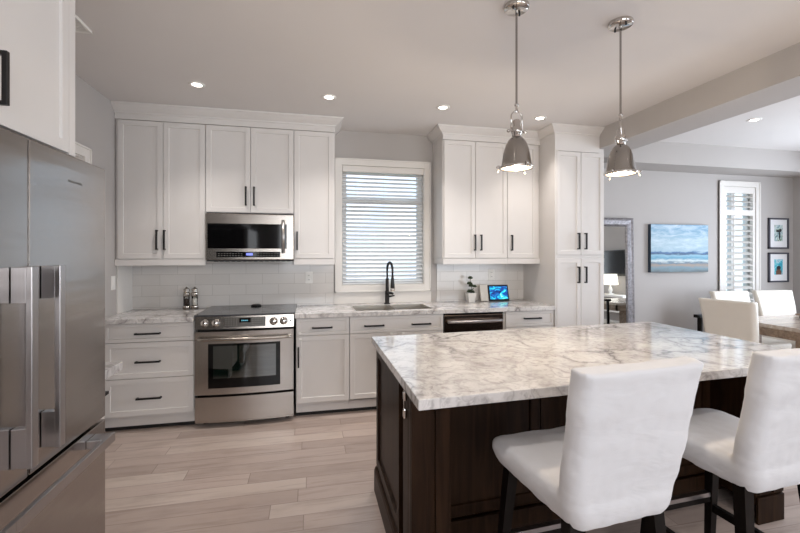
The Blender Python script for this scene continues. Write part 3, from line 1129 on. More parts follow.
# ---------------------------------------------------------------- range
RX0, RX1 = -0.911, -0.135
rg = thing('range_stove', 'stainless steel slide-in electric range with glass oven door and drawer', 'stove', (-0.518, 3.9, 0))
MB().box(RX0 + 0.006, RX1 - 0.006, 3.66, YB - 0.012, 0.04, 0.896).build('body', M['cavity'], rg)
m = MB()
for x in (RX0 + 0.06, RX1 - 0.06):
    for y in (3.70, 4.15):
        m.lathe([(0.02, 0), (0.02, 0.041), (0, 0.041)], x, y, 0, 12)
m.build('feet', M['gap'], rg)


def bowed(mb, x0, x1, z0, z1, yf, yb, bow, n=20, top_bow=None):
    """slab whose front bulges towards -y in its middle"""
    tb = bow if top_bow is None else top_bow
    rings = []
    for k in range(n + 1):
        u = k / n
        x = x0 + (x1 - x0) * u
        s_ = 1 - (2 * u - 1) ** 2
        rings.append([(x, yf - bow * s_, z0), (x, yb, z0), (x, yb, z1), (x, yf - tb * s_, z1)])
    mb.loft(rings, True, False)
    return mb


ct_ = MB()
rings = []
for k in range(21):
    u = k / 20
    x = -0.921 + (0.921 - 0.126) * u
    s_ = 1 - (2 * u - 1) ** 2
    rings.append([(x, 3.608 - 0.012 * s_, 0.906), (x, YB - 0.012, 0.906), (x, YB - 0.012, 0.917), (x, 3.614 - 0.012 * s_, 0.917)])
cook = ct_.loft(rings, True, False).build('cooktop', M['cooktop'], rg, 'dark glass cooktop')
m = MB()
for x, y, r in ((-0.72, 3.80, 0.11), (-0.33, 3.80, 0.09), (-0.72, 4.05, 0.08), (-0.33, 4.05, 0.10)):
    m.lathe([(r, 0.0), (r, 0.0006), (r - 0.002, 0.0006), (r - 0.002, 0.0)], x, y, 0.9172, 40)
m.build('burner_ring', M['button'], cook)
MB().lathe([(0, 0), (0.048, 0), (0.048, 0.012), (0.03, 0.018), (0, 0.018)], -0.505, 4.135, 0.9172, 24).build('spoon_rest_cap', M['black'], rg, 'black disc at the rear of the cooktop')
# control panel, sloping
rings = []
pz0, pz1 = 0.802, 0.905


def pan_y(u, z):
    s_ = 1 - (2 * u - 1) ** 2
    return 3.590 - 0.014 * s_ + (z - pz0) / (pz1 - pz0) * 0.018


for k in range(21):
    u = k / 20
    x = RX0 + (RX1 - RX0) * u
    rings.append([(x, pan_y(u, pz0), pz0), (x, 3.68, pz0), (x, 3.68, pz1), (x, pan_y(u, pz1), pz1)])
pan = MB().loft(rings, True, False).build('control_panel', M['steel'], rg)
dm = []
for k in range(11):
    u = 0.285 + 0.42 * k / 10
    x = RX0 + (RX1 - RX0) * u
    dm.append([(x, pan_y(u, 0.818) - 0.003, 0.818), (x, pan_y(u, 0.818) + 0.01, 0.818), (x, pan_y(u, 0.893) + 0.01, 0.893), (x, pan_y(u, 0.893) - 0.003, 0.893)])
kp = MB().loft(dm, True, False).build('keypad', plain('keypad_grey', srgb(74, 70, 66), 0.35), pan)
for side in (0.30, 0.57):
    m = MB()
    for k in range(5):
        for j in range(4):
            u = side + k * 0.0265
            x = RX0 + (RX1 - RX0) * u
            z = 0.829 + j * 0.0165
            y = pan_y(u, z) - 0.0042
            m.box(x, x + 0.011, y, y + 0.002, z, z + 0.006)
    m.build('button_block', M['button'], kp)
u = 0.495
MB().box(RX0 + (RX1 - RX0) * 0.44, RX0 + (RX1 - RX0) * 0.555, pan_y(u, 0.87) - 0.006, pan_y(u, 0.87), 0.848, 0.888).build('display', M['blackglass'], kp)
m = MB()
x = RX0 + (RX1 - RX0) * 0.462
for i in range(4):
    m.box(x + i * 0.014, x + i * 0.014 + 0.008, pan_y(u, 0.87) - 0.0068, pan_y(u, 0.87) - 0.006, 0.866, 0.869)
    m.box(x + i * 0.014, x + i * 0.014 + 0.002, pan_y(u, 0.87) - 0.0068, pan_y(u, 0.87) - 0.006, 0.862, 0.874)
m.build('clock_digits', M['digits2'], kp)
for u in (0.095, 0.205, 0.79, 0.895):
    x = RX0 + (RX1 - RX0) * u
    y = pan_y(u, 0.85)
    T = Matrix.Translation((x, y, 0.853)) @ Matrix.Rotation(PI / 2 - 0.17, 4, 'X')
    kn = MB(T).lathe([(0.033, 0), (0.033, 0.004), (0.026, 0.006), (0.024, 0.026), (0.021, 0.029), (0, 0.029)], 0, 0, 0, 24).build('knob', M['chrome'], pan, 'round metal burner knob')
    MB(T).box(-0.002, 0.002, 0.004, 0.021, 0.029, 0.0305).build('pointer', M['black'], kn)
MB().box(RX1 - 0.032, RX1 - 0.022, pan_y(0.96, 0.85) - 0.003, pan_y(0.96, 0.85), 0.846, 0.858).build('indicator_lamp', M['gap'], pan)
# gap under the panel, oven door, drawer
od = bowed(MB(), RX0 + 0.002, RX1 - 0.002, 0.272, 0.784, 3.585, 3.66, 0.022).build('oven_door', M['steelv'], rg)
rings = []
for k in range(11):
    u = 0.135 + 0.725 * k / 10
    x = RX0 + (RX1 - RX0) * u
    s_ = 1 - (2 * u - 1) ** 2
    y = 3.585 - 0.022 * s_
    rings.append([(x, y - 0.0025, 0.325), (x, y + 0.01, 0.325), (x, y + 0.01, 0.686), (x, y - 0.0025, 0.686)])
wf = MB().loft(rings, True, False).build('window_surround', M['blackglass'], od)
rings = []
for k in range(11):
    u = 0.185 + 0.63 * k / 10
    x = RX0 + (RX1 - RX0) * u
    s_ = 1 - (2 * u - 1) ** 2
    y = 3.5825 - 0.022 * s_
    rings.append([(x, y - 0.0012, 0.405), (x, y + 0.002, 0.405), (x, y + 0.002, 0.668), (x, y - 0.0012, 0.668)])
MB().loft(rings, True, False).build('oven_glass', plain('oven_glass', srgb(10, 22, 18), 0.03, 0.0, var=0.02, Coat_Weight=1.0, Coat_IOR=1.9, Coat_Roughness=0.02), wf)  # green in the base colour imitates a garden reflection
pts = []
for k in range(15):
    u = k / 14
    pts.append((RX0 + 0.02 + (RX1 - RX0 - 0.04) * u, 3.542 - 0.022 * (1 - (2 * u - 1) ** 2), 0.728))
m = MB().tube(pts, 0.0125, 14)
for x in (RX0 + 0.032, RX1 - 0.032):
    m.box(x - 0.012, x + 0.012, 3.545, 3.59, 0.718, 0.738, 0.002)
m.build('handle', M['steel'], od, 'long round steel handle')
bowed(MB(), RX0 + 0.002, RX1 - 0.002, 0.045, 0.252, 3.588, 3.66, 0.022).build('storage_drawer', M['steelv'], rg)

# ---------------------------------------------------------------- counter items
for i, (x, y, lab, fill) in enumerate(((-1.122, 4.15, 'left one of the two steel and clear mills on the left counter', 'pepper'),
                                       (-1.052, 4.15, 'right one of the two steel and clear mills, nearer the stove', 'sheet'))):
    t = thing('spice_mill', lab, 'mill', (x, y, 0.905), 'salt and pepper mills')
    MB().lathe([(0, 0), (0.031, 0), (0.031, 0.028), (0.027, 0.034), (0, 0.034)], x, y, 0.905, 24).build('base', M['mill'], t)
    MB().lathe([(0.027, 0.034), (0.025, 0.07), (0.027, 0.115), (0.0, 0.115)], x, y, 0.905, 24).build('chamber', M['acrylic'], t)
    MB().lathe([(0.0, 0.036), (0.021, 0.036), (0.020, 0.095), (0.0, 0.10)], x, y, 0.905, 16).build('spice', M[fill], t)
    MB().lathe([(0, 0.115), (0.029, 0.115), (0.030, 0.15), (0.024, 0.158), (0.019, 0.162), (0.026, 0.172), (0.026, 0.188), (0.012, 0.194), (0.008, 0.205), (0, 0.207)], x, y, 0.905, 24).build('grinder_head', M['mill'], t)

# plant in a white pot
px, py = 1.672, 4.10
t = thing('potted_plant', 'small succulent in a square white pot on the counter beside the tablet', 'plant', (px, py, 0.905))
m = MB()
rg_ = []
for z, h in ((0, 0.030), (0.003, 0.032), (0.098, 0.047), (0.1, 0.046), (0.098, 0.042), (0.085, 0.041)):
    rg_.append([(px - h, py - h, 0.905 + z), (px + h, py - h, 0.905 + z), (px + h, py + h, 0.905 + z), (px - h, py + h, 0.905 + z)])
m.loft(rg_, True, False).build('pot', M['pot'], t)
MB().box(px - 0.04, px + 0.04, py - 0.04, py + 0.04, 0.985, 0.991).build('soil', M['soil'], t)
m = MB()
m.tube([(px, py, 0.99), (px + 0.012, py - 0.006, 1.05), (px - 0.006, py, 1.10), (px - 0.004, py, 1.15)], [0.005, 0.004, 0.0035, 0.003], 8)
m.tube([(px + 0.01, py, 1.03), (px + 0.035, py - 0.01, 1.055)], 0.003, 6)
m.build('stem', M['leaf'], t)
m = MB()
for cx_, cz_, rr in ((px - 0.004, 1.155, 0.030), (px - 0.012, 1.095, 0.034), (px + 0.042, 1.065, 0.028), (px + 0.005, 1.07, 0.032), (px - 0.01, 1.01, 0.036), (px + 0.02, 1.005, 0.028)):
    for k in range(16):
        a = k * 2.4
        el = 0.15 + 0.07 * k
        d = Vector((math.cos(a) * math.cos(el), math.sin(a) * math.cos(el), math.sin(el)))
        s0 = Vector((cx_, py, cz_))
        m.tube([s0, s0 + d * rr * 0.5, s0 + d * rr * 0.85, s0 + d * rr], [0.003, 0.007, 0.005, 0.0008], 6)
m.build('leaves', M['leaf'], t)

# smart display and white card block
T = Matrix.Translation((2.02, 4.135, 0.905)) @ Matrix.Rotation(0.10, 4, 'Z') @ Matrix.Rotation(-0.22, 4, 'X')
t = thing('tablet', 'black tablet showing a blue aurora picture, propped on the counter', 'tablet', (2.02, 4.135, 0.905))
MB(T).box(-0.125, 0.125, -0.006, 0.004, 0.0, 0.175, 0.004).build('case', M['black'], t)
MB(T).box(-0.110, 0.110, -0.0072, -0.0062, 0.018, 0.160).build('screen', M['screen'], t)
MB(T).hexa([(-0.04, 0.004, 0.002), (0.04, 0.004, 0.002), (0.04, 0.06, 0.016), (-0.04, 0.06, 0.016), (-0.04, 0.004, 0.10), (0.04, 0.004, 0.10), (0.04, 0.006, 0.101), (-0.04, 0.006, 0.101)]).build('stand', M['black'], t)
T = Matrix.Translation((1.845, 4.13, 0.905)) @ Matrix.Rotation(0.1, 4, 'Z') @ Matrix.Rotation(-0.20, 4, 'X')
o = MB(T).box(-0.045, 0.045, -0.012, 0.012, 0.003, 0.178, 0.003).build('card_holder', M['sheet'])
tag(o, 'plain white upright card block leaning between plant and tablet', 'card block')

# ---------------------------------------------------------------- island
SHX, SHK = 0.368, 0.050


def sh(mb):
    """the island stands a touch askew: its long sides run slightly away from the wall's direction"""
    for v_ in mb.bm.verts:
        v_.co.y += SHK * (v_.co.x - SHX)
    return mb


m = MB().box(0.368, 2.50, 1.375, 2.49, 0.871, 0.910)
bmesh.ops.bevel(m.bm, geom=m.bm.edges[:], offset=0.004, segments=3, profile=0.6, affect='EDGES')
o = sh(m).build('island_countertop', M['stone'])
tag(o, 'large pale veined stone slab on top of the dark island', 'countertop')
isl = thing('island_cabinet', 'dark espresso wood island base under the large stone slab', 'island', (1.42, 2.0, 0))
IX0, IX1, IY0, IY1 = 0.392, 2.475, 1.60, 2.435
m = MB().box(IX0 + 0.02, IX1 - 0.02, 1.87, IY1 - 0.02, 0.02, 0.869)
sh(m).build('body', M['espresso'], isl)
TI = frame((IX0, 0, 0), (0, -1, 0), (-1, 0, 0))          # local x = -world y, faces -x
dn = MB(TI).panel(-2.425, -1.79, 0.16, 0.862, -0.004, th=0.022, w=0.07, rec=0.012)
side = dn.build('end_door', M['espresso'], isl)
m = MB()
m.box(IX0, IX0 + 0.02, 1.63, 1.725, 0.10, 0.869, 0.002)
m.box(IX0 + 0.016, IX0 + 0.03, 1.70, 1.80, 0.10, 0.869)
m.build('side_panel', M['espresso'], isl)
m = MB()
m.box(IX0 + 0.001, IX0 + 0.175, 1.590, 1.64, 0.10, 0.869, 0.002).box(IX0 + 0.021, IX0 + 0.175, 1.64, 1.90, 0.10, 0.869)
for a, b in ((0.0, 0.072), (0.102, 0.165)):
    m.box(IX0 + a + 0.002, IX0 + b, 1.578, 1.591, 0.15, 0.868, 0.003)
sh(m).build('corner_post', M['espresso'], isl)
m = MB().box(IX1 - 0.19, IX1, 1.605, 1.90, 0.10, 0.869, 0.002)
for a, b in ((0.015, 0.085), (0.115, 0.19)):
    m.box(IX1 - 0.19 + a, IX1 - 0.19 + b, 1.593, 1.606, 0.15, 0.868, 0.003)
sh(m).build('corner_post', M['espresso'], isl)
# framed seating-side panels
m = MB()
for k in range(3):
    a = IX0 + 0.19 + k * (IX1 - IX0 - 0.38) / 3
    b = IX0 + 0.19 + (k + 1) * (IX1 - IX0 - 0.38) / 3
    m.panel(a + 0.002, b - 0.002, 0.15, 0.866, 1.850, w=0.075, rec=0.01)
sh(m).build('seating_panel', M['espresso'], isl)
bbp2 = [(0.0, 0.0), (0.014, 0.0), (0.014, 0.118), (0.009, 0.135), (0.0, 0.147)]
m = sweep(MB(), [(IX0 + 0.19, 1.85), (IX0 + 0.19, 1.586), (IX0 - 0.002, 1.586), (IX0 - 0.002, IY1)], bbp2, -1)
m = m if True else m
m.build('base_moulding', M['espresso'], isl)
m = MB().box(IX0 + 0.19, IX1 - 0.19, 1.836, 1.85, 0, 0.14, 0.002).box(IX1 - 0.19, IX1, 1.59, 1.602, 0, 0.14, 0.002)
m.box(IX0, IX1, IY1 - 0.02, IY1, 0.0, 0.869)
m.box(IX1 - 0.02, IX1, 1.60, IY1, 0.0, 0.869)
sh(m).build('plinth', M['espresso'], isl)
# metal catch on the island side
m = MB(TI)
for z in (0.828, 0.755):
    m.box(-1.672, -1.648, -0.014, 0, z - 0.02, z + 0.02, 0.006)
m.box(-1.664, -1.656, -0.012, -0.004, 0.74, 0.84, 0.001)
m.build('safety_catch', M['chrome'], isl, 'bright metal safety catch')


# ---------------------------------------------------------------- soft upholstered shapes
def rrect(cx, cy, z, w, d, r, n=5, lean=0.0):
    pts = []
    for qx, qy, a0 in ((1, -1, -PI / 2), (1, 1, 0), (-1, 1, PI / 2), (-1, -1, PI)):
        for k in range(n + 1):
            a = a0 + (PI / 2) * k / n
            pts.append((cx + qx * (w / 2 - r) + r * math.cos(a), cy + qy * (d / 2 - r) + r * math.sin(a), z))
    return pts


def soft(mb, voxel, smooth_it, disp, name, mat, parent, label=None, dscale=0.12):
    """fuses the collected shapes into one continuous padded surface"""
    bmesh.ops.recalc_face_normals(mb.bm, faces=mb.bm.faces[:])
    me = bpy.data.meshes.new(name)
    mb.bm.to_mesh(me)
    mb.bm.free()
    o = bpy.data.objects.new(name, me)
    COL.objects.link(o)
    md = o.modifiers.new('r', 'REMESH')
    md.mode = 'VOXEL'
    md.voxel_size = voxel
    md = o.modifiers.new('s', 'SMOOTH')
    md.factor = 0.6
    md.iterations = smooth_it
    if disp:
        tx = bpy.data.textures.new(name, 'CLOUDS')
        tx.noise_scale = dscale
        md = o.modifiers.new('d', 'DISPLACE')
        md.texture = tx
        md.strength = disp
        md.mid_level = 0.5
    dg = bpy.context.evaluated_depsgraph_get()
    ev = o.evaluated_get(dg)
    nm = bpy.data.meshes.new_from_object(ev)
    o.modifiers.clear()
    o.data = nm
    for p in nm.polygons:
        p.use_smooth = True
    nm.materials.clear()
    nm.materials.append(mat)
    o.parent = parent
    if label:
        o['label'] = label
    return o


# counter stools: local frame, y = forward (towards the island), origin on the floor under the seat
def make_stool():
    t = thing('counter_stool', '', 'stool')
    m = MB()
    rings = []
    for z, w, d, cy in ((0.565, 0.40, 0.44, 0.0), (0.60, 0.435, 0.475, 0.0), (0.64, 0.45, 0.49, 0.0), (0.665, 0.445, 0.485, 0.0), (0.68, 0.41, 0.45, 0.0)):
        rr_ = []
        for (x, y, zz) in rrect(0, cy, z, w, d, 0.05):
            q = y / 0.245
            if y < 0:
                x *= 1 + 0.12 * q
            else:
                x *= 1 + 0.03 * q
            if zz < 0.62:
                zz += 0.03 * max(0.0, q)
            rr_.append((x, y, zz))
        rings.append(rr_)
    m.loft(rings)
    rings = []
    for z, w, cy in ((0.565, 0.25, -0.185), (0.585, 0.34, -0.19), (0.63, 0.41, -0.205), (0.70, 0.425, -0.222), (0.80, 0.432, -0.242), (0.92, 0.440, -0.264), (1.02, 0.452, -0.284), (1.062, 0.458, -0.294)):
        r = rrect(0, cy, z, w, 0.085, 0.035)
        # curve the back a little around the sitter and dip its top edge
        out = []
        for (x, y, zz) in r:
            q = (x / (w / 2)) ** 2
            out.append((x, y + 0.020 * q, zz + (0.026 * q * abs(x / (w / 2)) if z > 1.0 else 0)))
        rings.append(out)
    m.loft(rings)
    soft(m, 0.009, 5, 0.014, 'slipcover', M['cover'], t)
    lm = []
    for sx in (-1, 1):
        for sy in (-1, 1):
            x1, y1, x0, y0 = sx * 0.16, sy * 0.175, sx * 0.20, sy * 0.225
            a, b = 0.022, 0.015
            MB().hexa([(x0 - b, y0 - b, 0), (x0 + b, y0 - b, 0), (x0 + b, y0 + b, 0), (x0 - b, y0 + b, 0),
                       (x1 - a, y1 - a, 0.60), (x1 + a, y1 - a, 0.60), (x1 + a, y1 + a, 0.60), (x1 - a, y1 + a, 0.60)]).build('leg', M['darkleg'], t)
    for sy, z in ((1, 0.27), (-1, 0.30)):
        r_ = MB().box(-0.175, 0.175, sy * 0.203 - 0.011, sy * 0.203 + 0.011, z - 0.022, z + 0.018).build('footrest', M['darkleg'], t)
        MB().box(-0.172, 0.172, sy * 0.203 - 0.013, sy * 0.203 + 0.013, z + 0.004, z + 0.023).build('footrest_cap', M['fhandle'], r_, 'shiny metal cap')
    for sx in (-1, 1):
        MB().box(sx * 0.182 - 0.010, sx * 0.182 + 0.010, -0.195, 0.195, 0.20, 0.235).build('stretcher', M['darkleg'], t)
    return t


s1 = make_stool()
s1['label'] = 'white slipcovered counter stool with dark legs, nearest the middle of the photo'
s2 = copy_tree(s1)
s2['label'] = 'white slipcovered counter stool with dark legs, cut off at the right edge'
s1['group'] = s2['group'] = 'slipcovered counter stools at the island'
s1.location = (0.954, 1.33, 0); s1.rotation_euler = (0, 0, 0.06)
s2.location = (1.69, 1.372, 0); s2.rotation_euler = (0, 0, 0.05)


# ---------------------------------------------------------------- pendants
def make_pendant():
    t = thing('pendant_light', '', 'pendant light')
    K = 0.94
    # local z = 0 at the rim
    H = CEIL - 1.853
    MB().lathe([(0, H), (0.062, H), (0.063, H - 0.003), (0.062, H - 0.018), (0.060, H - 0.020), (0, H - 0.020)], n=36).build('canopy', M['chrome'], t)
    for a in (0.7, 0.7 + PI):
        MB().lathe([(0.005, H - 0.020), (0.005, H - 0.034), (0, H - 0.035)], 0.04 * math.cos(a), 0.04 * math.sin(a), 0, 10).build('canopy_screw', M['black'], t)
    MB().lathe([(0.0055, 0.325), (0.0055, H - 0.02)], n=10).build('rod', M['nickel'], t)
    m = MB().ball((0, 0, 0.325), 0.011)
    m.lathe([(0.004, 0.285), (0.008, 0.30), (0.004, 0.318)], n=10)
    m.build('swivel', M['chrome'], t)
    pts = []
    for k in range(17):
        a = PI * k / 16
        pts.append((0.030 * math.cos(a), 0, 0.262 + 0.030 * math.sin(a)))
    pts = [(0.030, 0, 0.185)] + pts + [(-0.030, 0, 0.185)]
    MB().tube(pts, 0.0038, 8).build('yoke', M['chrome'], t)
    m = MB().lathe([(0, 0.250), (0.016, 0.248), (0.020, 0.240), (0.020, 0.215), (0.027, 0.21), (0.028, 0.180), (0.022, 0.174), (0.026, 0.155), (0, 0.155)], n=24)
    m.tube([(-0.045, 0, 0.19), (0.045, 0, 0.19)], 0.004, 8)
    m.ball((0.045, 0, 0.19), 0.009).ball((-0.045, 0, 0.19), 0.009)
    m.tube([(0, -0.034, 0.175), (0, -0.02, 0.21)], 0.004, 8)
    m.build('socket_cup', M['chrome'], t)
    prof = [(0.021, 0.165), (0.030, 0.158), (0.045, 0.143), (0.057, 0.122), (0.066, 0.095), (0.072, 0.065), (0.077, 0.035), (0.080, 0.016), (0.082, 0.012)]
    prof = [(r * K, z) for r, z in prof]
    sd = MB().lathe(prof, n=48).build('shade', M['nickel'], t)
    inner = [(r - 0.003, z - 0.001) for r, z in prof]
    MB().lathe(inner, n=48).build('shade_lining', M['shadein'], sd)
    m = MB().lathe([(0.074, 0.012), (0.084, 0.012), (0.085, 0.006), (0.084, 0.0), (0.075, 0.0), (0.074, 0.012)], n=48)
    m.build('rim', M['chrome'], t)
    for k in range(3):
        a = 0.6 + k * 2 * PI / 3
        T = Matrix.Rotation(a, 4, 'Z') @ Matrix.Translation((-0.008, 0, 0))
        c = MB(T).box(0.090, 0.101, -0.004, 0.004, -0.002, 0.020, 0.001)
        c.tube([(0.099, 0, -0.010), (0.099, 0, 0.0)], 0.003, 8)
        c.ball((0.101, 0, -0.011), 0.005)
        c.ball((0.104, 0, 0.010), 0.006)
        c.build('clamp', M['chrome'], t)
    MB().lathe([(0.0, 0.003), (0.074, 0.003), (0.074, 0.006), (0.0, 0.006)], n=40).build('lens', M['frost'], t)
    MB().ball((0, 0, 0.075), 0.030, 1, 1, 1.25, 16).build('bulb', M['glow'], t)
    l = bpy.data.lights.new('pendant_bulb', 'POINT')
    l.energy = 9
    l.shadow_soft_size = 0.03
    l.color = (1.0, 0.83, 0.62)
    o = bpy.data.objects.new('pendant_bulb', l)
    COL.objects.link(o)
    o.location = (0, 0, -0.09)
    o.parent = t
    return t


p1 = make_pendant()
p1['label'] = 'bell-shaped nickel pendant light on a rod, the left one, in front of the wall cabinets'
p1['group'] = 'nickel pendants over the island'
p2 = copy_tree(p1)
p2['label'] = 'bell-shaped nickel pendant light on a rod, the right one, in front of the beam'
p1.location = (1.03, 1.915, 1.853)
p2.location = (1.66, 1.93, 1.853)
p2.rotation_euler = (0, 0, 0.9)

# ---------------------------------------------------------------- window blind
bl = thing('window_blind', 'white horizontal slat blind hanging in the sink window', 'blind', (0.755, YB, 1.10))
bx0, bx1 = 0.326, 1.184
MB().box(bx0, bx1, YB - 0.012, YB + 0.045, 2.265, 2.325, 0.003).build('headrail', M['trim'], bl)
m = MB()
th_ = math.radians(33)
nsl = 27
for k in range(nsl):
    z = 2.245 - k * 0.0425
    yc = YB + 0.022
    dy, dz = 0.024 * math.cos(th_), 0.024 * math.sin(th_)
    m.hexa([(bx0 + 0.004, yc - dy, z - dz), (bx1 - 0.004, yc - dy, z - dz), (bx1 - 0.004, yc + dy, z + dz), (bx0 + 0.004, yc + dy, z + dz),
            (bx0 + 0.004, yc - dy, z - dz + 0.003), (bx1 - 0.004, yc - dy, z - dz + 0.003), (bx1 - 0.004, yc + dy, z + dz + 0.003), (bx0 + 0.004, yc + dy, z + dz + 0.003)])
m.build('slats', M['slat'], bl)
MB().box(bx0 + 0.004, bx1 - 0.004, YB + 0.0, YB + 0.045, 1.102, 1.118, 0.002).build('bottom_rail', M['slat'], bl)
m = MB()
for x in (0.46, 0.755, 1.05):
    m.tube([(x, YB - 0.004, 2.27), (x, YB - 0.004, 1.11)], 0.0011, 5)
m.tube([(1.145, YB - 0.010, 2.27), (1.145, YB - 0.010, 1.40)], 0.0018, 6)
m.ball((1.145, YB - 0.010, 1.39), 0.008)
m.build('cord', M['slat'], bl)

# ---------------------------------------------------------------- plantation shutter in the dining window
shu = thing('plantation_shutter', 'white louvred plantation shutter in the narrow dining room window', 'shutter', (5.445, YB, 0.62))
sx0, sx1 = 5.164, 5.670
m = MB()
m.box(sx0, sx0 + 0.035, YB - 0.012, YB + 0.02, 0.622, 2.278).box(sx1 - 0.035, sx1, YB - 0.012, YB + 0.02, 0.622, 2.278)
xa, xb = sx0 + 0.0351, sx1 - 0.0351
m.box(xa, xb, YB - 0.012, YB + 0.02, 2.20, 2.278).box(xa, xb, YB - 0.012, YB + 0.02, 1.915, 1.985).box(xa, xb, YB - 0.012, YB + 0.02, 0.622, 0.71)
m.build('frame', M['trim'], shu)
m = MB()
for z0, z1 in ((0.725, 1.905), (2.0, 2.195)):
    n_ = max(1, round((z1 - z0) / 0.072))
    for k in range(n_):
        z = z0 + (k + 0.5) * (z1 - z0) / n_
        a = math.radians(28)
        ring = []
        for i in range(10):
            q = 2 * PI * i / 10
            u_, w_ = 0.036 * math.cos(q), 0.005 * math.sin(q)
            ring.append((u_ * math.cos(a) - w_ * math.sin(a), u_ * math.sin(a) + w_ * math.cos(a)))
        m.loft([[(sx0 + 0.036, YB + 0.012 + p[0], z + p[1]) for p in ring], [(sx1 - 0.036, YB + 0.012 + p[0], z + p[1]) for p in ring]], True, False)
m.build('louvres', M['trim'], shu)
m = MB()
m.box(5.30, 5.307, YB - 0.034, YB - 0.026, 2.02, 2.18).box(5.30, 5.307, YB - 0.034, YB - 0.026, 0.76, 1.90)
m.build('tilt_rod', M['trim'], shu)

# ---------------------------------------------------------------- dining wall decor
pt = thing('seascape_painting', 'wide blue seascape canvas of clouds, sea and beach on the dining wall', 'painting', (4.46, YB, 1.19))
MB().box(4.030, 4.880, YB - 0.045, YB - 0.001, 1.193, 1.78, 0.002).build('canvas', plain('dark_canvas_edge', srgb(46, 60, 76), 0.7), pt)
MB().box(4.031, 4.879, YB - 0.047, YB - 0.045, 1.195, 1.778).build('painted_face', M['paint'], pt)
for z0, z1, lab, ph in ((1.486, 1.892, 'upper black-framed photo with white mat beside the shuttered window', 0),
                        (1.044, 1.436, 'lower black-framed photo with white mat beside the shuttered window', 1)):
    x0, x1 = 5.892, 6.228
    t = thing('picture_frame', lab, 'framed photo', ((x0 + x1) / 2, YB, z0), 'two framed photos on the dining wall')
    m = MB()
    w_ = 0.02
    m.box(x0, x0 + w_, YB - 0.025, YB - 0.001, z0, z1, 0.002).box(x1 - w_, x1, YB - 0.025, YB - 0.001, z0, z1, 0.002)
    m.box(x0, x1, YB - 0.025, YB - 0.001, z0, z0 + w_, 0.002).box(x0, x1, YB - 0.025, YB - 0.001, z1 - w_, z1, 0.002)
    m.build('frame', M['frameblk'], t)
    MB().box(x0 + w_, x1 - w_, YB - 0.012, YB - 0.006, z0 + w_, z1 - w_).build('mat_board', M['mat'], t)
    a, b, c_, d_ = x0 + 0.10, x1 - 0.095, z0 + 0.10, z1 - 0.09
    pr = MB().box(a, b, YB - 0.014, YB - 0.012, c_, d_).build('photo_print', M['photo2' if ph else 'photo1'], t)
    cxp = (a + b) / 2
    if ph:
        m = MB().box(cxp - 0.045, cxp + 0.045, YB - 0.0155, YB - 0.014, c_, c_ + 0.055, 0.0004)
        m.ball((cxp, YB - 0.0145, c_ + 0.075), 0.034, 1, 0.04, 1)
        m.build('printed_figure', M['skin'], pr)
        MB().ball((cxp, YB - 0.0155, c_ + 0.092), 0.036, 1, 0.04, 0.7).build('printed_hair', M['figure'], pr)
    else:
        m = MB().ball((cxp + 0.018, YB - 0.0145, c_ + 0.075), 0.012, 1, 0.1, 5.2)
        m.ball((cxp - 0.012, YB - 0.0145, c_ + 0.135), 0.03, 1, 0.05, 0.55)
        m.ball((cxp + 0.03, YB - 0.0145, c_ + 0.145), 0.022, 1, 0.05, 1)
        m.build('printed_figure', M['figure'], pr)

# leaning mirror
mr = thing('floor_mirror', 'tall mirror in a wide embossed silver frame leaning behind the pantry', 'mirror', (3.34, 4.18, 0))
lean = math.atan(0.035 / 1.85)
T = Matrix.Translation((0, 4.185, 0)) @ Matrix.Rotation(-lean, 4, 'X')
mx0_, mx1_, mh, fw = 2.95, 3.785, 1.845, 0.10
m = MB(T)
pr_ = [(0, 0.0), (0.0, 0.028), (0.015, 0.034), (0.03, 0.026), (0.075, 0.022), (0.09, 0.03), (0.1, 0.022), (fw, 0.012), (fw, 0.0)]
path = [(mx0_, 0.0), (mx0_, mh), (mx1_, mh), (mx1_, 0.0)]
cs = [(1, 1), (1, -1), (-1, -1), (-1, 1)]
rr = []
for (x, z), (ux, uz) in zip(path, cs):
    rr.append([(x + ux * o_, -h_, z + uz * o_) for o_, h_ in pr_])
rr.append(rr[0])
vsr = [[m.bm.verts.new(T @ Vector(p)) for p in r] for r in rr[:4]]
for i in range(4):
    a_, b_ = vsr[i], vsr[(i + 1) % 4]
    for k in range(len(pr_)):
        q = (k + 1) % len(pr_)
        m.bm.faces.new([a_[k], a_[q], b_[q], b_[k]])
m.build('frame', M['silver'], mr)
MB(T).box(mx0_ + fw - 0.01, mx1_ - fw + 0.01, -0.012, -0.004, fw - 0.01, mh - fw + 0.01).build('mirror_glass', M['mirror'], mr)
MB(T).box(mx0_ + 0.01, mx1_ - 0.01, -0.003, 0.004, 0.01, mh - 0.01).build('backing', M['cavity'], mr)

# ---------------------------------------------------------------- dining set
tb = thing('dining_table', 'rustic oak dining table with a thick top at the right edge', 'table', (5.3, 2.85, 0))
MB().box(4.195, 6.0, 2.62, 3.42, 0.725, 0.76, 0.004).build('tabletop', M['rustictop'], tb)
m = MB().box(4.20, 5.995, 2.625, 2.65, 0.645, 0.725, 0.003).box(4.20, 5.995, 3.39, 3.415, 0.645, 0.725, 0.003)
m.box(4.20, 4.225, 2.625, 3.415, 0.645, 0.725, 0.003).box(5.97, 5.995, 2.625, 3.415, 0.645, 0.725, 0.003)
m.build('apron', M['rustic'], tb)
for x, y in ((4.27, 2.74), (4.42, 3.33), (5.90, 2.74), (5.90, 3.33)):
    if True:
        MB().box(x - 0.06, x + 0.06, y - 0.06, y + 0.06, 0, 0.70, 0.006).build('leg', M['rustic'], tb)


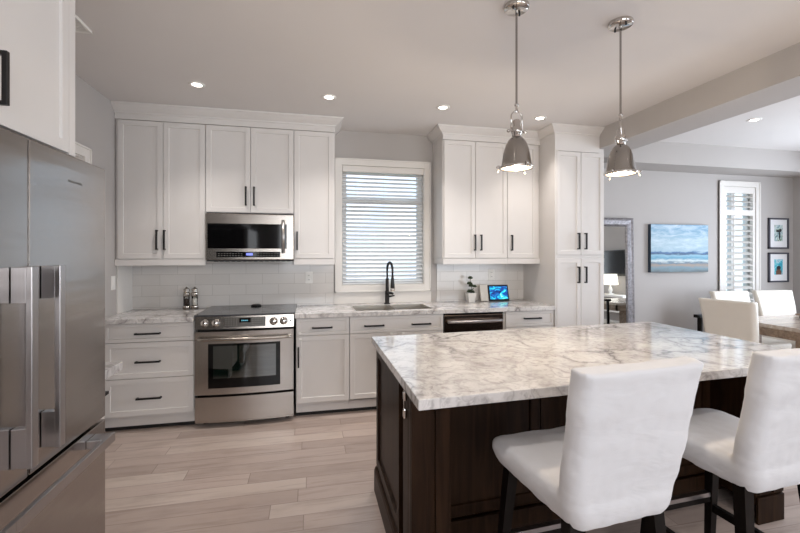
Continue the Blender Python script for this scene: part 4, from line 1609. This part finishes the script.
def make_chair():
    t = thing('dining_chair', '', 'chair')
    m = MB()
    rings = []
    for z, w, d in ((0.37, 0.42, 0.44), (0.40, 0.46, 0.48), (0.45, 0.47, 0.49), (0.475, 0.44, 0.46)):
        rings.append(rrect(0, 0, z, w, d, 0.05))
    m.loft(rings)
    rings = []
    for z, w, cy in ((0.38, 0.42, -0.20), (0.50, 0.44, -0.215), (0.65, 0.455, -0.235), (0.80, 0.47, -0.262), (0.92, 0.485, -0.29), (0.985, 0.495, -0.31)):
        out = []
        for (x, y, zz) in rrect(0, cy, z, w, 0.075, 0.025):
            q = abs(x / (w / 2)) ** 3
            out.append((x, y + 0.035 * q, zz + (0.012 * math.cos(abs(x) / (w / 2) * PI) if z > 0.9 else 0)))
        rings.append(out)
    m.loft(rings)
    soft(m, 0.012, 3, 0.0, 'upholstery', M['leather'], t)
    for sx in (-1, 1):
        for sy in (-1, 1):
            x1, y1 = sx * 0.18, sy * 0.19
            x0, y0 = sx * 0.19, sy * (0.20 if sy > 0 else 0.25)
            a, b = 0.021, 0.014
            MB().hexa([(x0 - b, y0 - b, 0), (x0 + b, y0 - b, 0), (x0 + b, y0 + b, 0), (x0 - b, y0 + b, 0),
                       (x1 - a, y1 - a, 0.40), (x1 + a, y1 - a, 0.40), (x1 + a, y1 + a, 0.40), (x1 - a, y1 + a, 0.40)]).build('leg', M['darkleg'], t)
    return t


c1 = make_chair()
c2, c3 = copy_tree(c1), copy_tree(c1)
for c_, loc, rz, lab in ((c1, (4.05, 3.135, 0), -PI / 2 + 0.22, 'cream dining chair at the table end, back towards the island'),
                         (c2, (4.80, 3.60, 0), PI - 0.05, 'cream dining chair across the table, half hidden behind the nearest chair'),
                         (c3, (5.37, 3.56, 0), PI - 0.12, 'cream dining chair under the framed photos, facing the kitchen')):
    c_.location = loc
    c_.rotation_euler = (0, 0, rz)
    c_['label'] = lab
    c_.scale = (0.95, 0.95, 1.015) if c_ is c1 else (1, 1, 1.01)
    c_['group'] = 'cream upholstered dining chairs'
# the end chair has dark arms
for sx in (-1,):
    m = MB()
    m.box(sx * 0.275 - 0.02, sx * 0.275 + 0.02, -0.29, 0.12, 0.775, 0.805, 0.004)
    m.box(sx * 0.262 - 0.016, sx * 0.262 + 0.016, -0.255, -0.215, 0.40, 0.78, 0.003)
    m.box(sx * 0.262 - 0.016, sx * 0.262 + 0.016, 0.07, 0.10, 0.0, 0.78, 0.003)
    o = m.build('arm', M['darkleg'])
    o.parent = c1
    o['label'] = 'dark wooden arm'

# wrought tray on the table
t = thing('centrepiece_tray', 'wooden tray with scrolled black metal feet on the dining table', 'tray', (4.95, 3.08, 0.76))
MB().box(4.78, 5.18, 2.98, 3.18, 0.802, 0.815, 0.003).build('tray_board', M['rustic'], t)
m = MB()
for x in (4.82, 5.14):
    for sy in (-1, 1):
        pts = []
        for k in range(14):
            a = -PI / 2 + k * 0.40
            r_ = 0.020 - k * 0.0009
            pts.append((x, 3.08 + sy * (0.07 + r_ * math.cos(a)), 0.785 + r_ * math.sin(a)))
        m.tube(pts, 0.0035, 6)
        m.tube([(x, 3.08 + sy * 0.07, 0.765), (x, 3.08 + sy * 0.05, 0.803)], 0.0035, 6)
m.build('scroll_foot', M['black'], t)

# ---------------------------------------------------------------- living side seen only in the mirror
tv = thing('television', 'wall-mounted black television reflected in the floor mirror', 'television', (6.28, 0.62, 1.2))
MB().box(6.26, 6.32, 0.30, 1.25, 1.08, 1.62, 0.004).build('case', M['black'], tv)
MB().box(6.256, 6.262, 0.315, 1.235, 1.095, 1.605).build('screen', M['tvblack'], tv)
cs_ = thing('console_table', 'pale console table with a lower shelf reflected in the floor mirror', 'console table', (6.1, 0.8, 0))
MB().box(5.92, 6.31, 0.10, 1.55, 0.66, 0.70, 0.003).build('top', M['trim'], cs_)
MB().box(5.94, 6.31, 0.12, 1.53, 0.36, 0.39, 0.003).build('shelf', M['trim'], cs_)
for x in (5.95, 6.27):
    for y in (0.13, 1.50):
        MB().box(x - 0.025, x + 0.025, y - 0.025, y + 0.025, 0, 0.66).build('leg', M['rustic'], cs_)
lp = thing('table_lamp', 'lit white drum table lamp reflected in the floor mirror', 'lamp', (6.1, 1.0, 0.70))
MB().lathe([(0, 0), (0.07, 0), (0.07, 0.015), (0.02, 0.03), (0.045, 0.09), (0.02, 0.16), (0.008, 0.18), (0.008, 0.22), (0, 0.22)], 6.1, 1.0, 0.70, 24).build('base', M['pot'], lp)
MB().lathe([(0.15, 0.20), (0.13, 0.42), (0.128, 0.42), (0.148, 0.20)], 6.1, 1.0, 0.70, 32).build('lamp_shade', M['lampshade'], lp)
bk = MB().box(6.0, 6.25, 0.55, 0.85, 0.391, 0.43).box(6.02, 6.24, 0.57, 0.84, 0.43, 0.46).build('book', M['books'])
tag(bk, 'dark book lying on the lower shelf of the console, reflected in the mirror', 'book')

# clean up helper tags
for o in bpy.data.objects:
    if '_base' in o:
        del o['_base']
